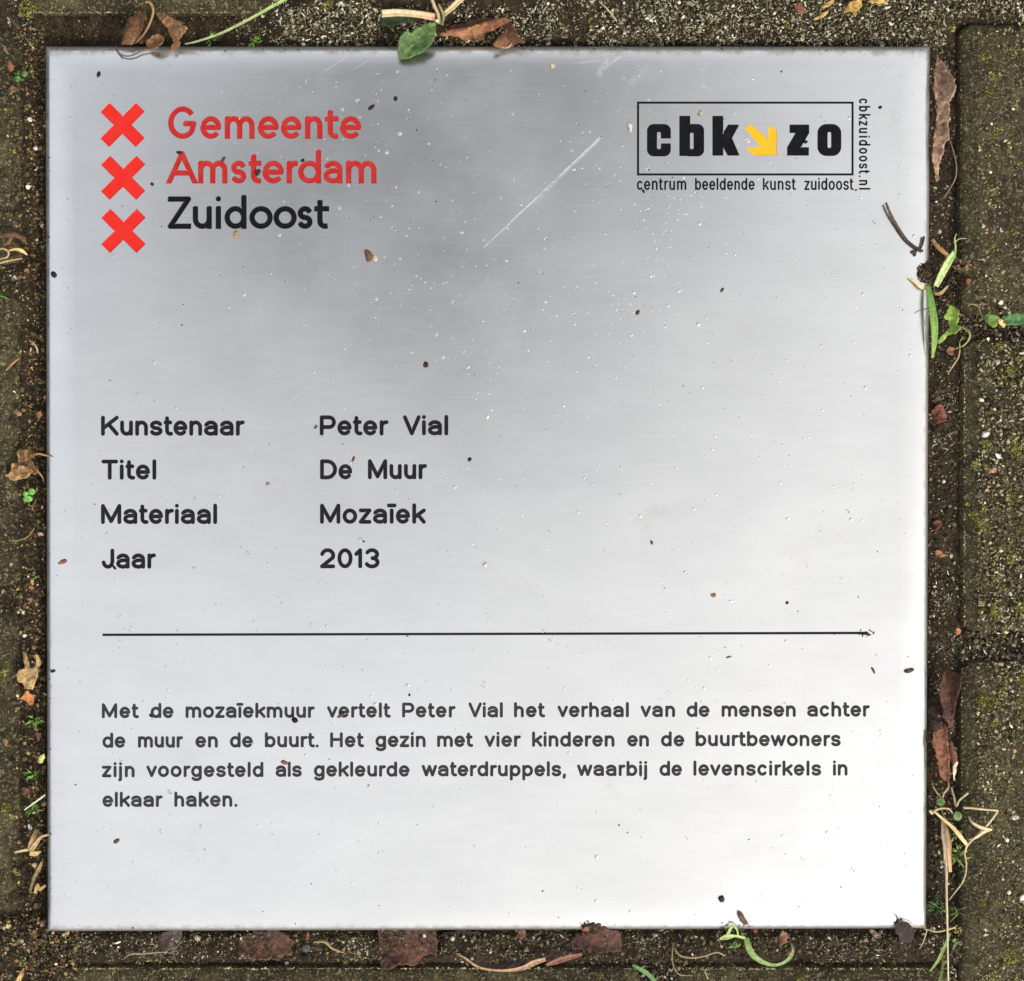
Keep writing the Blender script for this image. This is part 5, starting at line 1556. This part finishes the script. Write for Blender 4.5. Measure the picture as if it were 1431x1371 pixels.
t = leaf('dead_leaf', c9([(225, 215), (262, 180), (300, 165), (345, 140), (410, 135), (460, 160), (508, 175), (515, 240), (500, 280), (440, 272), (400, 285), (320, 270), (240, 262)]), cup((800, 1310), (868, 1322), -3.6, 2.0, 20, .8, .5), (92, 62, 52), col2=(62, 42, 38))
tag(t, 'dark purple brown leaf in the lower joint under the dirt lump on the rim', 'dead leaf', 'dead leaves round the plaque')
crumb(740 + 312 / 3.975, 1260 + 155 / 3.975, 15, 8, -8, (168, 110, 82), 'orange flake stuck under the dirt lump on the lower rim', z=-.001, name='leaf_scrap', cat='scrap', group='scraps of debris in the joints')
crumb(400 + 120 / 3.975, 1260 + 190 / 3.975, 9, 13, 0, (168, 112, 72), 'orange scrap right of the orange brown leaf in the lower joint', z=-.006, name='leaf_scrap', cat='scrap', group='scraps of debris in the joints')
crumb(400 + 110 / 3.975, 1260 + 255 / 3.975, 14, 14, 0, (98, 94, 92), 'round grey pebble in the lower joint right of the orange brown leaf', z=-.0075, name='pebble', cat='pebble', group=None)
crumb(400 + 1312 / 3.975, 1260 + 180 / 3.975, 16, 13, 0, (160, 106, 78), 'orange scrap hard against the lower plaque edge left of the dirt lump', z=-.006, name='leaf_scrap', cat='scrap', group='scraps of debris in the joints')
crumb(1000 + 372 / 3.975, 1240 + 290 / 3.975, 15, 22, 30, (178, 124, 88), 'orange leaf scrap inside the curled grass blade', z=-.0065, name='leaf_scrap', cat='scrap', group='scraps of debris in the joints')
crumb(1000 + 218 / 3.975, 1240 + 225 / 3.975, 13, 13, 0, (160, 106, 74), 'orange brown scrap at the foot of the curled grass blade', z=-.005, name='leaf_scrap', cat='scrap', group='scraps of debris in the joints')
crumb(1000 + 880 / 3.975, 1240 + 255 / 3.975, 20, 8, 30, (186, 150, 120), 'pale pinkish flake in the lower joint near the right end', z=-.006, name='leaf_scrap', cat='scrap', group='scraps of debris in the joints')
crumb(400 + 765 / 3.975 - 0, 1260 + 188 / 3.975, 8, 6, 0, (214, 206, 184), 'white grain on the torn red brown leaf', z=-.0035, name='pale_grain', cat='grain', group=None)
tube_ = tube('straw', [q_ + (z,) for q_, z in zip(c7([(450, 318), (485, 292), (545, 290), (610, 285), (680, 280)]), (-5, -4.5, -4.3, -4.5, -5.5))], [.7, 1.3, 1.2, .7], (136, 132, 112)); tag(tube_, 'grey thread of dry stem in the lower joint left part', 'straw', 'loose dry straws')
tube_ = tube('straw', [q_ + (z,) for q_, z in zip(c8([(150, 225), (215, 225), (255, 260), (320, 285)]), (-5, -4.2, -4.2, -5.5))], [1.0, 2.0, 1.8, .8], (150, 130, 92)); tag(tube_, 'tan bent stem scrap between the two brown leaves in the lower joint', 'straw', 'loose dry straws')

t = thing('grass_plant', 'bright green grass blade curled in a loop below the lower plaque edge', 'grass plant')
blade('blade', [q_ + (z,) for q_, z in zip(c10([(170, 280), (180, 325), (205, 372), (250, 408), (310, 430), (365, 424), (410, 392), (430, 350), (420, 312)]), (-.5, .6, 1.0, 1.0, .6, .4, 0, -1, -3))], [7, 9, 8.5, 7, 4.5, 4, 5.5, 4, 2.5], (126, 150, 82), parent=t, col2=(140, 158, 102), fold=.35)
blade('blade', [q_ + (z,) for q_, z in zip(c10([(22, 288), (60, 275), (110, 270), (165, 282)]), (-1, .2, .4, 0))], [3, 8, 3.5, 4], (164, 182, 118), parent=t)
blade('blade', [q_ + (z,) for q_, z in zip(c10([(60, 282), (75, 245), (95, 215), (118, 235), (125, 268)]), (-.5, 1, 1.4, 1, .3))], [5, 4.5, 3, 2.6, 2], (150, 172, 104), parent=t)
tuft(t, *c10([(100, 330)])[0], 12, 12, -7, [(96, 124, 54), (126, 146, 78)], 3, 4)
h_ = Heap(); cx, cy = c10([(120, 205)])[0]; n = 150
h_.add(cx - 4 + rng.normal(0, 14, n), cy + 1 + rng.normal(0, 5, n), rng.uniform(-.004, -.0002, n), logsize(n, 2, .4, .8, 4), CURLS + FLAKES, [(74, 60, 44, 3), (110, 94, 66, 2), (50, 40, 30, 3), (104, 104, 60, 1.5)], .1)
tag(h_.build('root_clump', M['leaf']), 'dry brown root clump at the lower edge where the curled grass blade grows', 'root clump')
t = leaf('leaf_tip', c10([(122, 132), (150, 150), (165, 180), (185, 205), (160, 210), (135, 185), (125, 160)]), cup(c10([(122, 132)])[0], c10([(170, 208)])[0], .6, .5, 5, .8, .2), (104, 84, 60), jag=.3); tag(t, 'pointed brown leaf tip on the lower rim above the curled grass blade', 'leaf tip')
t = blade('grass_strand', [q_ + (z,) for q_, z in zip(c9([(572, 352), (610, 372), (650, 395), (690, 435), (705, 460)]), (-1, 0, .2, -.5, -1))], [3.5, 6.5, 6, 4], (112, 150, 92), col2=(74, 104, 58)); tag(t, 'single green blade between the two lower bricks', 'grass blade')
t = thing('dry_tendril', 'curly pale dry tendrils in the lower joint left of the curled grass', 'tendril')
tube('stem', [q_ + (z,) for q_, z in zip(c9([(806, 258), (820, 285), (850, 305), (915, 312), (980, 300), (1040, 282), (1085, 300)]), (-4, -3, -2.6, -2.4, -2.4, -3, -4.5))], [1.0, 1.3, 1.3, 1.1, 1.3], (150, 132, 98), parent=t)
tube('stem', [q_ + (z,) for q_, z in zip(c9([(800, 225), (792, 300), (802, 365), (835, 405), (905, 412)]), (-5, -4, -3, -3, -4))], [.8, 1.1, 1.1, .7], (134, 118, 88), parent=t)
tube('stem', [q_ + (z,) for q_, z in zip(c9([(955, 365), (975, 390), (990, 430)]), (-4, -3, -3))], [.8, 1.0], (170, 150, 110), parent=t)
t = thing('dead_leaf', 'small slate grey leaf with thin stalk on the lower plaque edge near its right corner', 'dead leaf', group='dead leaves round the plaque')
leaf('blade', c10([(992, 200), (1015, 178), (1040, 185), (1080, 205), (1105, 240), (1098, 290), (1060, 310), (1020, 290), (1000, 250)]), cup((1254, 1286), (1270, 1316), .3, .6, 14, .8, .3, slope=-2.5), (66, 56, 52), t, col2=(46, 38, 36))
tube('stalk', [q_ + (z,) for q_, z in zip(c10([(1004, 155), (1012, 172), (1025, 190)]), (1.2, 1.0, .8))], [.7, 1.1], (92, 80, 66), parent=t)
tube('stalk', [q_ + (z,) for q_, z in zip(c10([(1030, 182), (1070, 195), (1120, 212), (1165, 216)]), (1.0, .9, .8, .6))], [.9, .9, .7], (150, 134, 106), parent=t)

# ---- left joint
t = thing('dead_leaf', 'crumpled fibrous tan leaf at the left edge level with the title line', 'dead leaf', group='dead leaves round the plaque')
c11 = crop(0, 580, 5.08)
leaf('blade', c11([(120, 265), (150, 245), (200, 240), (238, 255), (240, 300), (215, 310), (235, 350), (270, 400), (250, 425), (215, 400), (210, 440), (150, 460), (80, 462), (65, 440), (22, 430), (70, 408), (85, 345), (140, 345), (130, 300)]), cup((30, 632), (30, 668), -2.6, 1.2, 16, 1.6, 1.4), (172, 136, 92), t, jag=1.2, col2=(104, 76, 48))
leaf('blade', c11([(90, 380), (150, 360), (220, 370), (240, 405), (190, 430), (110, 440)]), cup((15, 655), (48, 658), -.6, 1.0, 8, 1.2, 1.0), (190, 152, 106), t, jag=1.0, col2=(130, 98, 62))
tube('stalk', [q_ + (z,) for q_, z in zip(c11([(235, 285), (275, 275), (320, 285), (362, 295)]), (-1.5, -.5, .2, .6))], [1.3, 1.7, .7], (160, 122, 84), parent=t)
tube('stalk', [q_ + (z,) for q_, z in zip(c11([(225, 345), (270, 400), (300, 440), (312, 475)]), (-2, -2, -3, -5))], [1.1, 1.3, .8], (150, 116, 82), parent=t)
t = thing('clover_plant', 'tiny bright green clover below the crumpled tan leaf on the left', 'clover')
for (cx, cy, rx, ry) in ((224, 545, 28, 22), (182, 563, 22, 18), (198, 595, 36, 22)):
    leaf('leaf', c11([(cx + rx * math.cos(a), cy + ry * math.sin(a)) for a in np.linspace(0, 6.283, 13)[:-1]]), cup(c11([(cx - rx, cy)])[0], c11([(cx + rx, cy)])[0], -2.5, .4, 6, .6, .1), (124, 176, 92), t, mat='green', jag=.1, col2=(96, 148, 66))
tube('stem', [(c11([(205, 570)])[0]) + (-3.0,), (c11([(215, 580)])[0]) + (-7.0,)], [.8, .9], (90, 124, 58), parent=t)
for (px, py, r, n, lab) in ((26, 106, 9, 9, 'tiny green seedling left of the upper red cross'), (47, 806, 6, 8, 'tiny green seedling at the left edge level with the year'), (49, 1006, 13, 18, 'dark green moss tuft at the left edge beside the first paragraph line'),
                            (46, 1085, 14, 13, 'spiky green tuft at the left edge beside the third paragraph line'), (45, 1131, 14, 15, 'green grass tuft with a white blade at the left edge beside the last paragraph line'), (2, 412, 8, 8, 'green sprig at the far left border below the crosses'),
                            (295, 56, 9, 8, 'small green sprig above the plaque beside the slanting grass blade'), (356, 56, 12, 12, 'bright green grass sprig above the word for municipality')):
    t = thing('grass_tuft', lab, 'grass tuft', group='green grass tufts in the joints')
    tuft(t, px, py, r, n, -7 if px < 100 else -4.5, [(94, 126, 52), (116, 150, 66), (72, 102, 42)], 3.0, 3.5)
    if py == 1131:
        blade('blade', [(34, 1132, -3.5), (48, 1122, -2), (63, 1111, -.5)], [1.5, 2.2, 2], (206, 214, 170), parent=t)
    if py == 106:
        for (a, b) in ((24, 110), (34, 103)):
            leaf('leaf', [(a + 5 * math.cos(k), b + 4 * math.sin(k)) for k in np.linspace(0, 6.283, 11)[:-1]], cup((a - 5, b), (a + 5, b), -3, .3, 5, .5, .1), (96, 140, 70), t, mat='green', jag=.1)
c12 = crop(0, 840, 5.08)
t = leaf('dead_leaf', c12([(160, 355), (185, 365), (205, 440), (215, 480), (240, 462), (268, 470), (265, 540), (245, 590), (230, 630), (170, 625), (165, 590), (130, 570), (118, 530), (135, 490), (180, 480), (168, 430)]), cup((34, 912), (38, 965), -3.2, 1.0, 12, 1.2, .6), (186, 158, 108), jag=.7, col2=(140, 112, 74)); tag(t, 'pale tan torn leaf at the left edge just below the divider line', 'dead leaf', 'dead leaves round the plaque')
t = leaf('dead_leaf', c12([(180, 640), (205, 635), (215, 660), (255, 668), (240, 690), (238, 730), (210, 735), (190, 712), (160, 700), (118, 698), (160, 675)]), cup((28, 978), (48, 978), -3.0, .8, 8, 1.0, .4), (196, 134, 84), jag=.5, col2=(162, 100, 60)); tag(t, 'small orange star shaped leaf under the pale tan torn leaf on the left', 'dead leaf', 'dead leaves round the plaque')
t = blade('leaf_strip', [q_ + (z,) for q_, z in zip(c12([(250, 480), (275, 440), (260, 390), (240, 400)]), (-3, -2, -2, -3))], [5, 7, 5, 3], (176, 146, 98), 'leaf', fold=.5); tag(t, 'curled tan leaf strip beside the pale torn leaf on the left', 'leaf strip')
t = leaf('leaf_scrap', c12([(262, 1130), (285, 1095), (315, 1085), (322, 1110), (300, 1150), (275, 1150)]), cup((52, 1060), (62, 1062), -3, .5, 6, .6, .4), (196, 196, 136), jag=.4, col2=(160, 166, 96)); tag(t, 'pale yellow green leaf scrap at the left edge between two green tufts', 'scrap', 'scraps of debris in the joints')
for (px, py, lx, ly, an, col, lab) in ((14, 93, 11, 14, -10, (178, 96, 62), 'orange scrap at the far upper left by the brick corner'), (20, 125, 16, 12, -30, (166, 134, 86), 'tan star shaped scrap left of the plaque near the top'), (54, 1028, 9, 12, 0, (142, 90, 62), 'red brown scrap at the left edge between the moss tufts'),
                                       (35, 1106, 15, 9, 10, (132, 82, 62), 'red brown flat scrap under the spiky green tuft on the left'), (8, 1037, 11, 11, 20, (170, 132, 84), 'tan scrap at the left border beside the paragraph'), (49, 1307, 14, 17, 25, (146, 100, 66), 'orange brown scrap below the lower left corner of the plaque'),
                                       (59, 1292, 8, 10, 0, (176, 150, 122), 'pinkish pebble touching the lower left corner of the plaque'), (28, 834, 9, 8, 0, (150, 120, 80), 'tan scrap left of the divider line on the left brick'), (27, 578 + 0, 8, 8, 0, (176, 122, 92), 'pink grain at the left edge level with the artist name'),
                                       (55, 580, 10, 10, 0, (150, 104, 64), 'brown scrap at the left rim level with the artist name'), (35, 888, 7, 6, 0, (232, 224, 204), 'pair of white grains in the left joint level with the divider line'), (42, 167, 8, 7, 0, (226, 222, 206), 'white grain in the left joint beside the upper cross'),
                                       (50, 208, 8, 7, 10, (220, 214, 196), 'white angular grain in the left joint beside the middle cross'), (42, 1155, 6, 9, 20, (206, 202, 190), 'grey white oblong grain above the forked dead stem')):
    crumb(px, py, lx, ly, an, col, lab, z=-.006 if px > 28 else -.0045, name='plant_scrap' if 'grain' not in lab and 'pebble' not in lab else 'pale_grain', cat='scrap' if 'grain' not in lab and 'pebble' not in lab else 'grain', group='scraps of debris in the joints')
c13 = crop(0, 1100, 5.06)
t = thing('withered_plant', 'forked pale dead stem at the left edge near the lower corner', 'withered plant')
ZQ = lambda pts, zs: [q_ + (z,) for q_, z in zip(c13(pts), zs)]
blade('stem', ZQ([(265, 300), (245, 350), (225, 400), (212, 450)], (-4, -2.5, -2, -2.5)), [6, 8, 8, 6], (142, 120, 84), 'leaf', t, fold=.6, col2=(176, 150, 108))
blade('stem', ZQ([(215, 450), (255, 400), (290, 355), (345, 335)], (-2.2, -1.5, -.8, .2)), [8, 6, 4, 2.5], (180, 152, 108), 'leaf', t, fold=.4)
blade('stem', ZQ([(102, 462), (150, 452), (200, 442)], (-3.6, -3, -2.4)), [2, 3.5, 4], (190, 168, 126), 'straw', t)
blade('stem', ZQ([(210, 465), (250, 470), (290, 455)], (-2.5, -2.6, -3.5)), [7, 7, 2], (186, 156, 110), 'leaf', t)
t = thing('withered_plant', 'thin withered stem low on the left edge under the forked one', 'withered plant')
blade('stem', ZQ([(300, 525), (275, 580), (240, 650), (212, 745)], (-3, -3.4, -4, -5.5)), [3, 6, 4.5, 3], (150, 126, 86), 'leaf', t, fold=.6, col2=(110, 96, 70))
blade('stem', ZQ([(325, 695), (280, 720), (265, 690), (250, 750)], (-3, -3.2, -3.6, -5)), [3, 5, 4, 5], (170, 142, 96), 'leaf', t)
c14 = crop(0, 320, 5.08)
ZR = lambda pts, zs: [q_ + (z,) for q_, z in zip(c14(pts), zs)]
t = thing('dry_grass', 'pale dry grass loops on the far left brick below the red crosses', 'dry grass', group='loose dry straws')
blade('blade', ZR([(60, 155), (110, 145), (155, 155), (195, 185)], (-2, -1, -1, -3)), [2, 4, 5, 1.5], (196, 168, 112), 'straw', t)
tube('stem', ZR([(-20, 150), (20, 140), (58, 160), (50, 200), (-20, 215)], (-2.5, -1.5, -1.5, -1.5, -2.5)), [1.2, 1.4, 1.0], (176, 156, 110), parent=t)
tube('stem', ZR([(-20, 250), (40, 230), (160, 208)], (-2.5, -1.8, -3)), [1.3, 1.5, .8], (180, 150, 98), parent=t)
tube('stem', ZR([(-20, 60), (60, 40), (130, 50), (170, 80), (190, 110)], (-2.5, -1, -1, -2, -4)), [2.5, 4, 3, 1.5], (100, 76, 52), 'leaf', t)
tube('stem', ZR([(20, 110), (60, 95), (80, 60)], (-2, -1, -1)), [2.4, 3.0, 2], (110, 84, 60), 'leaf', t)
tube_ = tube('straw', ZR([(42, 1005), (90, 955), (140, 915)], (-3.5, -3, -4)), [1.0, 1.5, 1.0], (156, 124, 82)); tag(tube_, 'short brown straw on the left brick above the artist line', 'straw', 'loose dry straws')
tube_ = tube('straw', ZR([(230, 800), (258, 840), (268, 880)], (-5, -4, -5)), [.9, 1.1, .9], (190, 176, 150)); tag(tube_, 'curved pale straw in the left joint below the crosses', 'straw', 'loose dry straws')
tube_ = tube('straw', [q_ + (z,) for q_, z in zip(c11([(60, 890), (120, 892), (200, 862), (245, 800)]), (-3.5, -3, -2.6, -3))], [.7, 1.0, .9], (120, 118, 66)); tag(tube_, 'olive dry stem in the left joint level with the materials line', 'straw', 'loose dry straws')
t = blade('leaf_strip', [q_ + (z,) for q_, z in zip(c13([(170, 1280), (150, 1330), (125, 1380)]), (-3, -1.5, -1.5))], [2, 6, 7], (186, 156, 96), 'leaf', fold=.5); tag(t, 'narrow yellowish leaf strip at the bottom left border', 'leaf strip')

# ---- yellow scraps at the upper right in the moss
c15 = crop(1071, 0, 3.97)
for pts, z, col, lab in (([(300, 40), (330, 15), (375, -5), (378, 10), (340, 38)], 1.5, (206, 166, 100), 'pale yellow leaf strip at the top border above the logo'), ([(250, 112), (290, 88), (345, 58), (338, 75), (285, 108)], 1.0, (206, 172, 104), 'slanting yellow leaf strip in the moss above the logo'),
                         ([(420, 75), (440, 40), (465, 10), (525, -5), (535, 35), (500, 60), (495, 92), (470, 60)], .6, (190, 152, 84), 'broad yellow tan leaf scrap in the moss above the upright web address'), ([(552, 10), (580, -8), (655, -8), (660, 18), (620, 22), (585, 15)], .6, (206, 164, 92), 'yellow leaf scrap at the top border right of the broad one'),
                         ([(150, 30), (190, 20), (220, 45), (205, 75), (160, 60)], .3, (128, 78, 54), 'red brown leaf scrap in the moss above the boxed logo')):
    o_ = c15(pts)
    cx = sum(p[0] for p in o_) / len(o_); cy = sum(p[1] for p in o_) / len(o_)
    t = leaf('leaf_scrap', o_, cup((cx - 10, cy), (cx + 10, cy), z + .3, .6, 10, .6, .5), col, jag=.5); tag(t, lab, 'scrap', 'scraps of debris in the joints')
tube_ = tube('straw', [(837, 2, .8), (848, 12, 1.2), (860, 27, .6)], [.9, 1.2, .7], (176, 162, 126)); tag(tube_, 'short pale straw in the moss above the long scratch', 'straw', 'loose dry straws')
tube_ = tube('straw', [(868, 34, .4), (888, 50, .3), (908, 62, -.6)], [.9, .9, .6], (62, 52, 40)); tag(tube_, 'thin dark straw in the moss right of the pale one', 'straw', 'loose dry straws')
